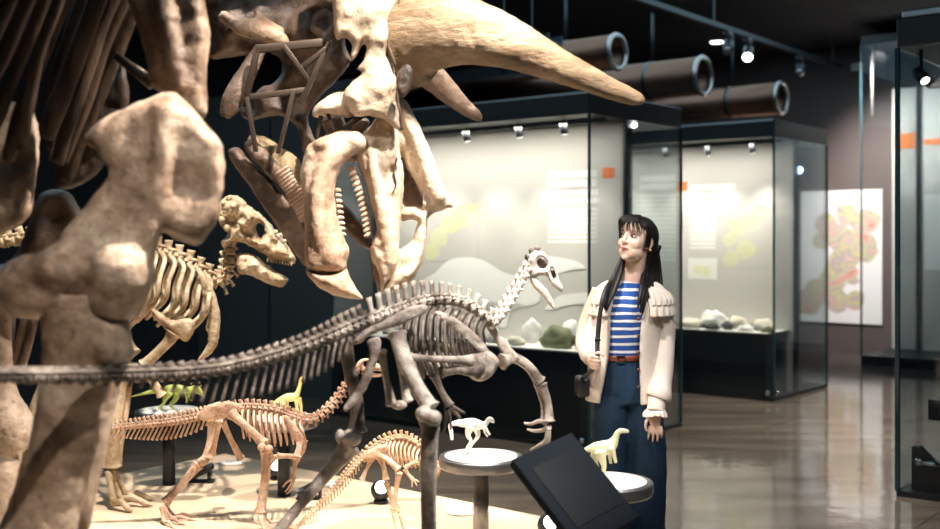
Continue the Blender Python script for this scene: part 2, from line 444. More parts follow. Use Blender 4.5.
def map_mat(name, back, off, scale, blobs, aspect, soft=0.15, sat=1.0, elong=(1,1,1), cols=None):
    """a geological map: patches of pale colours inside an irregular outline"""
    m, nt, p = nodes(name)
    tc = nt.nodes.new('ShaderNodeTexCoord'); mp = nt.nodes.new('ShaderNodeMapping'); mp.inputs['Location'].default_value = off
    nt.links.new(tc.outputs['Object'], mp.inputs[0])
    mp.inputs['Scale'].default_value = elong
    n = nt.nodes.new('ShaderNodeTexNoise'); n.inputs['Scale'].default_value = scale*2; n.inputs['Detail'].default_value = 5
    nt.links.new(mp.outputs[0], n.inputs[0])
    g2 = nt.nodes.new('ShaderNodeSeparateXYZ'); nt.links.new(tc.outputs['Generated'], g2.inputs[0])
    cb = nt.nodes.new('ShaderNodeCombineXYZ'); nt.links.new(g2.outputs[0], cb.inputs[0])
    zz = nt.nodes.new('ShaderNodeMath'); zz.operation = 'MULTIPLY'; zz.inputs[1].default_value = aspect
    nt.links.new(g2.outputs[2], zz.inputs[0]); nt.links.new(zz.outputs[0], cb.inputs[1])
    last = None
    for bx, bz, br_ in blobs:
        dn = nt.nodes.new('ShaderNodeVectorMath'); dn.operation = 'DISTANCE'; dn.inputs[1].default_value = (bx, bz*aspect, 0)
        nt.links.new(cb.outputs[0], dn.inputs[0])
        dv = nt.nodes.new('ShaderNodeMath'); dv.operation = 'DIVIDE'; dv.inputs[1].default_value = br_; nt.links.new(dn.outputs['Value'], dv.inputs[0])
        if last is None: last = dv
        else:
            mn = nt.nodes.new('ShaderNodeMath'); mn.operation = 'MINIMUM'; nt.links.new(last.outputs[0], mn.inputs[0]); nt.links.new(dv.outputs[0], mn.inputs[1]); last = mn
    sub = nt.nodes.new('ShaderNodeMath'); sub.operation = 'MULTIPLY_ADD'; sub.inputs[1].default_value = 1.6
    nt.links.new(n.outputs['Fac'], sub.inputs[0]); nt.links.new(last.outputs[0], sub.inputs[2])
    mr = nt.nodes.new('ShaderNodeMapRange'); mr.inputs['From Min'].default_value = 1.85; mr.inputs['From Max'].default_value = 1.85-soft
    nt.links.new(sub.outputs[0], mr.inputs['Value'])
    n2 = nt.nodes.new('ShaderNodeTexNoise'); n2.inputs['Scale'].default_value = scale*1.7; n2.inputs['Detail'].default_value = 3; n2.inputs['Distortion'].default_value = 1.2
    nt.links.new(mp.outputs[0], n2.inputs[0])
    r = nt.nodes.new('ShaderNodeValToRGB'); r.color_ramp.interpolation = 'LINEAR'
    cols = cols or [(0.30,(0.62,0.22,0.16)),(0.40,(0.72,0.44,0.34)),(0.46,(0.52,0.46,0.42)),(0.51,(0.62,0.58,0.26)),(0.56,(0.44,0.38,0.38)),(0.61,(0.70,0.48,0.38)),(0.70,(0.64,0.20,0.12))]
    e = r.color_ramp.elements; e[0].position = cols[0][0]; e[0].color = (*cols[0][1],1); e[1].position = cols[-1][0]; e[1].color = (*cols[-1][1],1)
    for q, c in cols[1:-1]: k = e.new(q); k.color = (*c,1)
    nt.links.new(n2.outputs['Fac'], r.inputs[0])
    mx = nt.nodes.new('ShaderNodeMix'); mx.data_type = 'RGBA'; mx.inputs[6].default_value = (*back,1)
    fm = nt.nodes.new('ShaderNodeMath'); fm.operation = 'MULTIPLY'; fm.inputs[1].default_value = sat
    nt.links.new(mr.outputs[0], fm.inputs[0]); nt.links.new(fm.outputs[0], mx.inputs[0]); nt.links.new(r.outputs[0], mx.inputs[7])
    nt.links.new(mx.outputs[2], p.inputs['Base Color']); p.inputs['Roughness'].default_value = 0.6
    return m

def flat(name, a0, a1, b, z0, z1, mat, parent=None, t=0.004):
    """a printed sheet on a board that faces -E2; its local x runs along E1"""
    c = R((a0+a1)/2, b-t/2, (z0+z1)/2); bm = B(); box(bm, (0,0,0), (a1-a0, t, z1-z0))
    me = bpy.data.meshes.new(name); bm.to_mesh(me); bm.free(); me.materials.append(mat)
    o = bpy.data.objects.new(name, me); COL.objects.link(o); o.location = c; o.rotation_euler = (0,0,-ANG)
    if parent is not None:
        o.parent = parent; o.matrix_parent_inverse = parent_matrix(parent).inverted()
    return o

def on_b(px, py, b):
    """(a, z) of the point of the board b = const seen at a pixel"""
    t = (px-CX)/F
    # x = a*c + b*s, y = -a*s + b*c, x = t*y
    c, s = math.cos(ANG), math.sin(ANG)
    a = (t*b*c - b*s)/(c + t*s); y = -a*s + b*c
    return a, CZ+(HY-py)*y/F

# the pale wall map at the end of the aisle
a0, z1 = on_b(801, 191.5, B1-0.03); a1, z0 = on_b(882, 325, B1-0.03)
M['map_big'] = map_mat('geological_map_print', (0.90,0.885,0.87), (3.1,0.4,1.7), 1.5, [(0.58, 0.824, 0.148), (0.79, 0.772, 0.16), (0.753, 0.577, 0.185), (0.481, 0.637, 0.173), (0.333, 0.749, 0.136), (0.259, 0.614, 0.111), (0.543, 0.472, 0.185), (0.42, 0.337, 0.198), (0.605, 0.375, 0.148), (0.235, 0.24, 0.16), (0.111, 0.15, 0.148), (0.667, 0.172, 0.111), (0.457, 0.165, 0.136)], 1.64, 0.12, 0.95)
pm = empty('wall_map', R((a0+a1)/2, B1-0.02, z0), 'large pale board with a coloured geological map hung on the brown back wall', 'map')
flat('map_print', a0, a1, B1-0.022, z0, z1, M['map_big'], pm, 0.006)
bm = B(); rbox(bm, a0, a1, B1-0.0215, B1-0.001, z0, z1); obj('backing_board', bm, M['white'], pm, smooth=False)

# ================================================================== glass display cases
def case(label, a0, a1, b0, b1, panel_b, ztop, zplinth, plinth_depth, group='tall glass display cases', panel_a0=None, panel=True, mullion=None, pl_in=0.1):
    t = empty('display_case', R((a0+a1)/2, (b0+b1)/2, 0), label, 'display case', group)
    def part(name, bm, m, parent=t, **k): return obj(name, bm, m, parent, smooth=False, **k)
    bm = B(); rbox(bm, a0, a1, b0, b1, ztop-0.16, ztop, 0.01); cp = part('canopy', bm, M['black'])
    bm = B(); rbox(bm, a0+0.05, a1-0.05, b0+0.28, b0+0.31, ztop-0.19, ztop-0.16); part('light_rail', bm, M['black'])
    bm = B(); rbox(bm, a0+0.01, a1-0.01, b0-0.006, b0, ztop-0.02, ztop-0.004); part('canopy_trim', bm, M['steel'], cp)
    bm = B(); rbox(bm, a0, a1, b0, b1, 0.0, 0.03); part('base_plate', bm, M['black'])
    g = 0.010
    for nm, q in (('front_pane', (a0, a1, b0, b0+g)), ('rear_pane', (a0, a1, b1-g, b1)), ('side_pane', (a1-g, a1, b0+g+.002, b1-g-.002)), ('side_pane', (a0, a0+g, b0+g+.002, b1-g-.002))):
        bm = B(); rbox(bm, *q, 0.03, ztop-0.16); pn = part('glass_pane', bm, M['glass'])
    for (aa, bb) in ((a1-0.006, b0+0.006), (a1-0.006, b1-0.006), (a0+0.006, b0+0.006)) + (((mullion, b0+0.006),) if mullion else ()):
        bm = B(); rbox(bm, aa-0.006, aa+0.010, bb-0.010, bb+0.006, 0.03, ztop-0.16); part('corner_seal', bm, M['glass_edge'])
    for bb in (b0-0.004, b0+0.05):
        bm = B(); c = R(a1-0.06 if bb < b0 else a1+0.004, b0-0.004 if bb < b0 else b0+0.07, 0.075)
        cyl(bm, c, E2 if bb < b0 else E1, 0.02, 0.02, 16); obj('lock', bm, M['chrome'], t)
    if panel:
        pa0 = a0 if panel_a0 is None else panel_a0
        bm = B(); rbox(bm, pa0+0.02, a1-0.04, panel_b, panel_b+0.09, 0.03, ztop-0.16); part('back_board', bm, M['panel'])
        bm = B(); rbox(bm, a1-0.04, a1-0.02, panel_b-0.005, panel_b+0.095, 0.03, ztop-0.16); part('board_edge', bm, M['black'])
        bm = B(); rbox(bm, pa0+0.02, a1-pl_in, b0+0.03, panel_b-0.002, 0.03, zplinth-0.03, 0.004); part('plinth', bm, M['teal_black'])
        bm = B(); rbox(bm, pa0+0.02, a1-pl_in+0.03, b0+0.02, panel_b-0.002, zplinth-0.03, zplinth-0.004, 0.002); part('plinth_top', bm, M['black'])
        bm = B(); rbox(bm, pa0+0.04, a1-pl_in+0.01, b0+0.075, panel_b-0.004, zplinth-0.004, zplinth); part('display_deck', bm, M['print_white'])
    return t

def case_spot(t, a, b, z, aim, power, angle=58, col=(1,0.92,0.78), r=0.028):
    """one small lamp head under a canopy, with the light it gives"""
    c = R(a, b, z); d = (Vector(aim)-c).normalized()
    bm = B(); cyl(bm, c+Vector((0,0,0.03)), (0,0,1), 0.008, 0.06, 8); cyl(bm, c, d, r, 0.09, 16); h = obj('lamp_head', bm, M['black'], t)
    bm = B(); cyl(bm, c+d*0.046, d, r*0.8, 0.003, 16); obj('lamp_lens', bm, M['lamp_soft'], h)
    spot('case_lamp', c+d*0.06, aim, power, angle, 0.9, col, 0.03)

CASE_L = case('long glass display case on the left behind the skeletons, white silhouettes on its pale board', -6.6, -4.05, 6.31, 7.65, 6.83, 2.5, 0.68, 0.5)
CASE_R = case('glass display case at mid right behind the woman, black plinth with pale fossil slabs', -6.9, -4.0, 9.30, 10.6, 9.84, 2.56, 0.61, 0.5)

# lamps in the cases
area('case_light', R(-5.3, 6.42, 2.30), R(-5.3, 6.6, 0.0), 32, 2.3, 0.12)
area('case_light', R(-5.4, 9.42, 2.36), R(-5.4, 9.6, 0.0), 32, 2.6, 0.12)
for k, a in enumerate((-6.25, -5.75, -5.25, -4.75, -4.35)):
    case_spot(CASE_L, a, 6.44, 2.27, R(a+.05, 6.83, 0.8), 34, 74)
for k, a in enumerate((-6.3, -5.75, -5.2, -4.75, -4.3)):
    case_spot(CASE_R, a, 9.50, 2.32, R(a+.05, 9.84, 1.05), 40, 74)
for k, b in enumerate((7.2, 7.4)):
    pass
bm = B(); cyl(bm, R(-4.12, 10.15, 2.14), (0.3,-1,-0.15), 0.035, 0.05, 16); h = obj('lamp_head', bm, M['black'], CASE_R)
bm = B(); cyl(bm, R(-4.12, 10.15, 2.14)+Vector((0.3,-1,-0.15)).normalized()*0.027, (0.3,-1,-0.15), 0.034, 0.004, 20); obj('lamp_lens', bm, M['lamp_blue'], h)
bm = B(); rbox(bm, -4.125, -4.115, 10.145, 10.155, 2.16, 2.41); obj('lamp_stem', bm, M['black'], CASE_R, smooth=False)
for px, py, b in ((634, 125, 7.1), (621, 165, 7.02)):
    a, z = on_b(px, py, b)
    bm = B(); d = Vector((-0.1,-1,-0.05)).normalized(); cyl(bm, R(a, b, z), d, 0.024, 0.05, 16); h = obj('lamp_head', bm, M['black'], CASE_L)
    bm = B(); cyl(bm, R(a, b, z)+d*0.027, d, 0.023, 0.003, 16); obj('lamp_lens', bm, M['lamp'], h)
    bm = B(); rbox(bm, a-0.004, a+0.004, b-0.004, b+0.004, z+0.02, 2.34); obj('lamp_stem', bm, M['black'], CASE_L, smooth=False)

# lettering, maps and silhouettes on the boards
def sheet(case_, px0, py0, px1, py1, b, name, m):
    a0, z1 = on_b(px0, py0, b); a1, z0 = on_b(px1, py1, b)
    return flat(name, a0, a1, b-0.0002, z0, z1, m, case_, 0.0012)
PB = 6.83
sheet(CASE_L, 547, 171, 597, 187, PB, 'board_title', print_mat('title_print', 2, 13, gap=0.3))
sheet(CASE_L, 541, 190, 599, 204, PB, 'board_heading', print_mat('heading_print', 2, 14, gap=0.4))
sheet(CASE_L, 548, 208, 598, 244, PB, 'board_text', print_mat('body_print', 8, 22, gap=0.5))
sheet(CASE_L, 603, 168, 615, 178, PB, 'orange_tab', M['orange'])
M['map_l'] = map_mat('left_case_map_print', (0.58,0.562,0.525), (0.7,0.2,0.3), 3.2, [(0.849, 0.947, 0.17), (0.698, 0.807, 0.189), (0.472, 0.632, 0.151), (0.283, 0.421, 0.17), (0.132, 0.175, 0.151)], 1.07, 0.12, 0.6, cols=[(0.35,(0.80,0.76,0.30)),(0.5,(0.66,0.72,0.36)),(0.65,(0.84,0.78,0.50))])
sheet(CASE_L, 425, 205, 478, 262, PB, 'board_map', M['map_l'])
PB2 = 9.84
sheet(CASE_R, 640, 175, 676, 190, PB2, 'board_title', print_mat('title_print_far', 2, 9, gap=0.35))
sheet(CASE_R, 640, 194, 676, 262, PB2, 'board_text', print_mat('body_print_far', 15, 16, gap=0.5))
sheet(CASE_R, 678, 182, 687, 191, PB2, 'orange_tab', M['orange'])
sheet(CASE_R, 690, 184, 735, 207, PB2, 'board_heading', print_mat('heading_print_far', 3, 14, gap=0.35))
sheet(CASE_R, 690, 212, 716, 250, PB2, 'board_text', print_mat('body_print_right', 9, 16, gap=0.5))
M['map_r'] = map_mat('right_case_map_print', (0.58,0.562,0.525), (1.7,0.2,0.9), 3.0, [(0.76, 0.903, 0.16), (0.6, 0.742, 0.18), (0.32, 0.645, 0.18), (0.16, 0.452, 0.16), (0.46, 0.29, 0.18), (0.2, 0.161, 0.18)], 1.24, 0.15, 0.5, cols=[(0.35,(0.80,0.76,0.30)),(0.5,(0.66,0.72,0.36)),(0.65,(0.84,0.78,0.50))])
sheet(CASE_R, 722, 206, 772, 268, PB2, 'board_map', M['map_r'])
sheet(CASE_R, 688, 258, 717, 280, PB2, 'picture_card', map_mat('card_print', (0.85,0.84,0.80), (2.2,0.1,0.4), 4.0, [(0.35,0.5,0.2),(0.65,0.45,0.2)], 0.76, 0.2, 0.6, cols=[(0.35,(0.80,0.76,0.30)),(0.5,(0.66,0.72,0.36)),(0.65,(0.84,0.78,0.50))]))

def silhouette(pts, b, parent, m):
    bm = B(); P = [tuple(q) for q in catmull(pts, 4, True)]
    fr = []; bk = []
    for x, y in P:
        a, z = on_b(x, y, b); fr.append(bm.verts.new(R(a, b-0.004, z))); bk.append(bm.verts.new(R(a, b-0.001, z)))
    bm.faces.new(fr); bm.faces.new(bk[::-1])
    for i in range(len(fr)):
        j = (i+1) % len(fr); bm.faces.new((fr[i], bk[i], bk[j], fr[j]))
    bmesh.ops.triangulate(bm, faces=[f for f in bm.faces if len(f.verts) > 4])
    return obj('animal_silhouette', bm, m, parent, smooth=False)
silhouette([(417,300),(424,280),(434,274),(452,259),(480,259),(505,274),(522,276),(536,286),(540,300),(528,306),(510,303),(508,325),(498,325),(492,305),(465,304),(452,306),(446,326),(436,326),(434,304)], PB, CASE_L, M['print_white'])
silhouette([(532,256),(548,256),(566,259),(580,263),(585,269),(574,268),(556,274),(540,268),(531,264)], PB, CASE_L, M['print_white'])
silhouette([(545,309),(556,298),(568,294),(596,293),(604,300),(590,304),(570,304),(556,309)], PB, CASE_L, M['print_white'])

# fossils lying on the plinths
def rock_mat(name, c): return simple(name, c, 0.75, bump=0.5, bscale=40, vary=0.35, vscale=14)
RK = {'pale': rock_mat('pale_fossil_stone', (0.62,0.58,0.48)), 'green': rock_mat('mossy_green_fossil_stone', (0.17,0.19,0.10)), 'grey': rock_mat('grey_fossil_stone', (0.24,0.25,0.24)),
      'dark': rock_mat('dark_fossil_stone', (0.06,0.065,0.06)), 'white': rock_mat('white_plaster_cast', (0.80,0.78,0.72))}
def rock(a, b, z, sa, sb, sz, m, seed, label, group, name='fossil_fragment', tilt=0.0):
    bm = B(); bmesh.ops.create_icosphere(bm, subdivisions=3, radius=1)
    for v in bm.verts:
        k = 1 + 0.38*noise.fractal(v.co*1.3+Vector((seed*3.7,seed,0)), 1.0, 2.0, 3)
        c = v.co*k; c.z = max(c.z, -0.55)
        ca, sb_ = c.x*sa*.78, c.y*sb*.7; zz = (c.z+0.55)*sz*0.7
        v.co = R(a, b, z+zz) + E1*(ca*math.cos(tilt)-sb_*math.sin(tilt)) + E2*(ca*math.sin(tilt)+sb_*math.cos(tilt))
    lo = min(v.co.z for v in bm.verts)
    for v in bm.verts: v.co.z += z-lo+0.001
    return tag(obj(name, bm, RK[m]), label, 'fossil', group)
# long case: (px, half length, half depth, height, material, words)
GL = 'fossils laid out on the long plinth'
for k, (px, b, sa, sb, sz, m, words) in enumerate((
    (558, 6.50, 0.17, 0.10, 0.15, 'green', 'mossy green lumpy fossil block on the long plinth, left of the woman'),
    (531, 6.68, 0.10, 0.07, 0.17, 'white', 'white humped cast behind the green fossil block on the long plinth'),
    (516, 6.48, 0.09, 0.07, 0.06, 'pale', 'low pale fossil slab left of the green block on the long plinth'),
    (583, 6.55, 0.07, 0.07, 0.13, 'grey', 'grey upright fossil block beside the jacket sleeve on the long plinth'),
    (592, 6.70, 0.08, 0.05, 0.19, 'white', 'tall white cast at the right end of the long plinth'),
    (572, 6.72, 0.12, 0.05, 0.17, 'white', 'wide white cast standing behind the green fossil block'),
    (494, 6.52, 0.10, 0.07, 0.07, 'grey', 'flat grey fossil slab seen below the long neck bones'),
    (474, 6.56, 0.09, 0.08, 0.09, 'green', 'small green fossil lump seen through the dark ribs'),
    (452, 6.50, 0.10, 0.07, 0.07, 'pale', 'pale fossil slab seen through the middle of the dark ribs'),
    (431, 6.60, 0.10, 0.07, 0.10, 'grey', 'grey fossil lump seen through the rearmost dark ribs'),
    (408, 6.52, 0.09, 0.08, 0.06, 'dark', 'dark flat fossil slab behind the pale hip bone'),
    (388, 6.55, 0.08, 0.06, 0.06, 'pale', 'small pale fossil at the left end of the long plinth'))):
    a, _ = on_b(px, 340, b); rock(a, b, 0.68, sa, sb, sz, m, k*1.3+0.4, words, GL)
GR = 'fossil slabs on the right plinth'
for k, (px, b, sa, sb, sz, m, words) in enumerate((
    (689, 9.50, 0.20, 0.12, 0.08, 'pale', 'wide flat pale fossil slab at the left of the right plinth'),
    (714, 9.60, 0.17, 0.11, 0.15, 'white', 'tallest whitish fossil lump on the right plinth'),
    (712, 9.44, 0.09, 0.06, 0.06, 'dark', 'dark fossil piece in front of the tallest whitish lump'),
    (728, 9.50, 0.07, 0.06, 0.07, 'dark', 'dark fossil piece right of the tallest whitish lump'),
    (738, 9.62, 0.13, 0.09, 0.11, 'pale', 'pale rounded fossil lump in the middle of the right plinth'),
    (745, 9.46, 0.10, 0.06, 0.05, 'white', 'low white fossil slab near the front edge of the right plinth'),
    (763, 9.62, 0.15, 0.09, 0.10, 'pale', 'pale fossil slab at the right end of the right plinth'),
    (767, 9.46, 0.09, 0.06, 0.05, 'green', 'small green fossil at the right front corner of the right plinth'),
    (780, 9.56, 0.08, 0.06, 0.06, 'grey', 'small grey fossil at the right tip of the right plinth'))):
    a, _ = on_b(px, 330, b); a = min(a, -4.28 if px == 780 else -4.14); rock(a, b, 0.61, sa, sb, sz, m, k*2.1+9.4, words, GR)

# ---- the nearer case at the right edge
t = empty('display_case', R(-0.5, 7.0, 0), 'glass display case cut off by the right edge of the picture, black bracket inside', 'display case', 'tall glass display cases')
a0, a1, b0, b1, zt = -2.0, 1.2, 6.36, 7.65, 2.74
def part(name, bm, m, p=None, smooth=False): return obj(name, bm, m, p or t, smooth=smooth)
bm = B(); rbox(bm, a0, a1, b0, b1, zt-0.17, zt, 0.01); cp = part('canopy', bm, M['black'])
bm = B(); rbox(bm, a0+0.02, a1, b0+0.03, b0+0.10, zt, zt+0.05, 0.01); part('conduit', bm, M['steel'], cp)
bm = B(); rbox(bm, a0, a1, b0, b1, 0, 0.03); part('base_plate', bm, M['black'])
g = 0.012
for q in ((a0, a1, b0, b0+g), (a0, a1, b1-g, b1), (a0, a0+g, b0+g+.002, b1-g-.002)):
    bm = B(); rbox(bm, *q, 0.03, zt-0.17); part('glass_pane', bm, M['glass'])
for aa, bb in ((a0+0.005, b0+0.005), (a0+0.005, b1-0.005)):
    bm = B(); rbox(bm, aa-0.012, aa+0.012, bb-0.012, bb+0.012, 0.03, zt-0.17); part('corner_post', bm, M['glass_edge'])
bm = B(); rbox(bm, a0+0.13, a1, b0+0.15, b0+0.6, 0.43, 0.55, 0.005); part('display_shelf', bm, M['black'])
bm = B(); rbox(bm, a0+0.33, a0+0.37, b0+0.3, b0+0.5, 0.03, 0.43); part('shelf_support', bm, M['black'])
bm = B()
pts = [(a0+0.06, 0.03), (a0+0.40, 0.03), (a0+0.33, 0.06), (a0+0.10, 0.28), (a0+0.06, 0.28)]
fr = [bm.verts.new(R(a, b0+0.08, z)) for a, z in pts]; bk = [bm.verts.new(R(a, b0+0.14, z)) for a, z in pts]
bm.faces.new(fr); bm.faces.new(bk[::-1])
for i in range(5): bm.faces.new((fr[i], bk[i], bk[(i+1)%5], fr[(i+1)%5]))
part('floor_bracket', bm, M['black'])
bm = B(); cyl(bm, R(a0+0.11, b0+0.06, 0.20), E2, 0.022, 0.04, 16); cyl(bm, R(a0+0.17, b0+0.06, 0.195), E1, 0.014, 0.10, 12); part('hinge', bm, M['chrome'], smooth=True)
c = R(a0+0.09, b0+0.16, 2.42); bm = B(); cyl(bm, c, (0.2,-0.6,-0.6), 0.035, 0.09, 16); cyl(bm, c+Vector((0,0,0.09)), (0,0,1), 0.01, 0.12, 8); lh = part('lamp_head', bm, M['black'], smooth=True)
bm = B(); cyl(bm, c+Vector((0.2,-0.6,-0.6)).normalized()*0.046, (0.2,-0.6,-0.6), 0.026, 0.004, 16); part('lamp_lens', bm, M['lamp_soft'], lh)
bm = B(); rbox(bm, a0+0.1, a1, b0+0.22, b0+0.30, 2.36, 2.42); part('cross_bar', bm, M['steel'])

# ---- the wall case at the far end
t = empty('display_case', R(-2, 13.2, 0), 'tall dark glass wall case on a black kick base against the brown wall', 'display case', 'tall glass display cases')
a0, _ = on_b(861, 365, 12.6); a1 = 1.5; b0, b1 = 12.6, 13.88; zt = 3.72
bm = B(); rbox(bm, a0, a1, b0, b1, 0, 0.12); part('kick_base', bm, M['black'])
bm = B(); rbox(bm, a0, a1, b0, b1, zt, zt+0.1); part('canopy', bm, M['black'])
bm = B(); rbox(bm, a0, a1, b0, b0+0.012, 0.12, zt); part('glass_pane', bm, M['glass'])
bm = B(); rbox(bm, a0-0.006, a0+0.012, b0-0.008, b0+0.012, 0.12, zt); part('corner_post', bm, M['glass_edge'])
bm = B(); rbox(bm, a0+0.10, a0+0.12, b0+0.05, b0+0.07, 2.9, zt); part('light_tube', bm, M['darksteel'])
pa, _ = on_b(892, 300, 13.5); pb, _ = on_b(916, 300, 13.5); pc, _ = on_b(923, 300, 13.5)
bm = B(); rbox(bm, pa, pb, 13.5, 13.55, 0.13, 3.3); part('back_board', bm, M['panel'])
bm = B(); rbox(bm, pc, a1-0.1, 13.5, 13.55, 0.13, 3.3); part('back_board', bm, M['panel'])
qa, qz1 = on_b(894, 134, 13.49); qb, qz0 = on_b(915, 148, 13.49)
flat('orange_heading', qa, qb, 13.498, qz0, qz1, M['orange'], t)
flat('orange_heading', pc+0.02, pc+0.5, 13.498, qz0+0.03, qz0+0.10, M['orange'], t)
flat('board_picture', pc+0.02, pc+0.35, 13.498, 1.1, 2.0, M['print_white'], t)
area('case_light', R(-3.3, 13.05, 3.4), R(-3.3, 13.5, 1.6), 16, 1.6, 0.2, (0.86,0.92,0.95))

# ================================================================== overhead
for k, (px, py, Y, r, wd, L) in enumerate(((617, 52, 10.6, 0.175, 'leftmost of three round ventilation ducts under the dark ceiling, above the horn tip', 4.2),
                                    (703, 76, 11.4, 0.205, 'middle of three round ventilation ducts, open end above the far case', 4.2),
                                    (781, 98, 12.4, 0.185, 'rightmost copper brown ventilation duct just above the far display case', 3.2))):
    c = W(px, py, Y); d = empty('ventilation_duct', c, wd, 'duct', 'round ventilation ducts')
    ax = E1
    bm = B(); n = 40
    rings = []
    for s, rr in ((0, r), (L, r), (L, r-0.012), (0, r-0.012)):
        ctr = c - ax*s; u = Vector((0,0,1)); v = ax.cross(u)
        rings.append([bm.verts.new(ctr+u*rr*math.cos(2*PI*i/n)+v*rr*math.sin(2*PI*i/n)) for i in range(n)])
    for i in range(4):
        q0, q1 = rings[i], rings[(i+1)%4]
        for j in range(n): bm.faces.new((q0[j], q0[(j+1)%n], q1[(j+1)%n], q1[j]))
    obj('duct_tube', bm, M['duct'], d)
    bm = B(); ms = Matrix.Translation(c) @ ax.to_track_quat('Z','Y').to_matrix().to_4x4()
    u = Vector((0,0,1)); v = ax.cross(u); prev = None; R0 = r; t0 = 0.028; ringl = []
    for i in range(48):
        A = 2*PI*i/48; dr = u*math.cos(A)+v*math.sin(A)
        ringl.append([bm.verts.new(c+dr*(R0-0.012+t0*math.cos(q*PI/4))+ax*(t0*math.sin(q*PI/4))) for q in range(8)])
    for i in range(48):
        for q in range(8): bm.faces.new((ringl[i][q], ringl[(i+1)%48][q], ringl[(i+1)%48][(q+1)%8], ringl[i][(q+1)%8]))
    obj('rim', bm, M['duct_rim'], d)
    bm = B(); cyl(bm, c-ax*0.45, ax, r-0.02, 0.02, 32); obj('baffle', bm, M['black'], d)
    for s in (0.6, L-0.8):
        bm = B(); q = c-ax*s; box(bm, (q.x, q.y, (q.z+r+CEIL)/2), (0.03, 0.03, CEIL-q.z-r)); obj('hanger', bm, M['black'], d)
        bm = B(); cyl(bm, q, ax, r+0.006, 0.05, 40); obj('band', bm, M['darksteel'], d)

tr0, tr1 = W(700, 22, 10.6), W(842, 76, 13.7)
tz = 3.6
a_t = 0
b_0 = tr0.dot(E2); b_1 = 13.5; a_t = tr0.dot(E1)
tr = empty('lighting_track', R(a_t, (b_0+b_1)/2, tz), 'black lighting track hung under the dark ceiling at upper right', 'lighting track')
bm = B(); rbox(bm, a_t-0.025, a_t+0.025, b_0-2, b_1, tz, tz+0.05); obj('track', bm, M['black'], tr, smooth=False)
for b in (b_0-1.5, b_0+0.3, b_1-0.3):
    bm = B(); rbox(bm, a_t-0.008, a_t+0.008, b-0.008, b+0.008, tz+0.05, CEIL); obj('drop_rod', bm, M['black'], tr, smooth=False)
def track_head(px, Y, label, lit=True, drop=0.16):
    # on the track line at depth Y
    tt = (px-CX)/F; s_, c_ = math.sin(ANG), math.cos(ANG); b = -a_t*(tt*s_+c_)/(s_-tt*c_)
    c = R(a_t, b, tz-drop)
    h = empty('track_spotlight', c, label, 'spotlight', 'track spotlights')
    d = Vector((-0.25,-0.72,-0.65)).normalized()
    bm = B(); box(bm, R(a_t, b, tz-0.03), (0.06,0.12,0.06), RAX, 0.01); cyl(bm, R(a_t, b, tz-0.08), (0,0,1), 0.012, 0.12, 8); obj('mount', bm, M['black'], h)
    bm = B(); cyl(bm, c, d, 0.055, 0.16, 20); obj('housing', bm, M['black'], h)
    bm = B(); cyl(bm, c+d*0.082, d, 0.05, 0.006, 20); obj('lamp_lens', bm, M['lamp'] if lit else M['steel'], h)
track_head(748, 11.9, 'lit black spotlight head in the middle of the ceiling track')
track_head(728, 11.1, 'black spotlight head near the left end of the ceiling track', False)
track_head(800, 12.9, 'black spotlight head on the far end of the ceiling track', False)
def downlight(px, py, label, group='recessed ceiling downlights'):
    Y = (CEIL-0.01-CZ)*F/(HY-py); c = W(px, py, Y)
    d = empty('downlight', c, label, 'ceiling light', group)
    bm = B(); cyl(bm, (c.x, c.y, CEIL-0.012), (0,0,1), 0.11, 0.022, 24); obj('trim_ring', bm, M['white'], d)
    bm = B(); cyl(bm, (c.x, c.y, CEIL-0.026), (0,0,1), 0.085, 0.006, 24); obj('lamp_face', bm, M['lamp_soft'], d)
downlight(717, 41, 'round downlight in the dark ceiling left of the lit spotlight head')
downlight(781, 64, 'round downlight in the dark ceiling right of the lit spotlight head')
c = W(849, 66, 13.6); b = B(); box(b, c, (0.13,0.06,0.08), RAX, 0.01); 
bq = c.dot(E2); b.free(); b = B(); aq = c.dot(E1); rbox(b, aq-0.07, aq+0.07, B1-0.07, B1-0.001, 3.62, 3.72, 0.012)
tag(obj('emergency_light', b, M['white']), 'small white box light high on the brown back wall', 'emergency light')

for k, (b, z, wd) in enumerate(((8.15, 3.0, 'lower dark cable tray running above the left case'), (8.6, 3.35, 'upper dark cable tray running above the left case'))):
    ct = empty('cable_tray', R(-6.6, b, z), wd, 'cable tray', 'cable trays under the ceiling')
    bm = B(); rbox(bm, -9.5, -5.9, b-.12, b+.12, z, z+.02); rbox(bm, -9.5, -5.9, b-.12, b-.105, z+.02, z+.09); rbox(bm, -9.5, -5.9, b+.105, b+.12, z+.02, z+.09); obj('tray', bm, M['tray'], ct, smooth=False)
    for a in (-9, -7.5, -6.1):
        bm = B(); rbox(bm, a-.012, a+.012, b-.135, b-.12, z, CEIL); obj('hanger', bm, M['black'], ct, smooth=False)
    bm = B()
    for q in range(3): rod(bm, R(-9.4, b-.05+.05*q, z+.045), R(-6.0, b-.05+.05*q, z+.045), .018)
    obj('cable', bm, M['black'], ct)['kind'] = 'stuff'
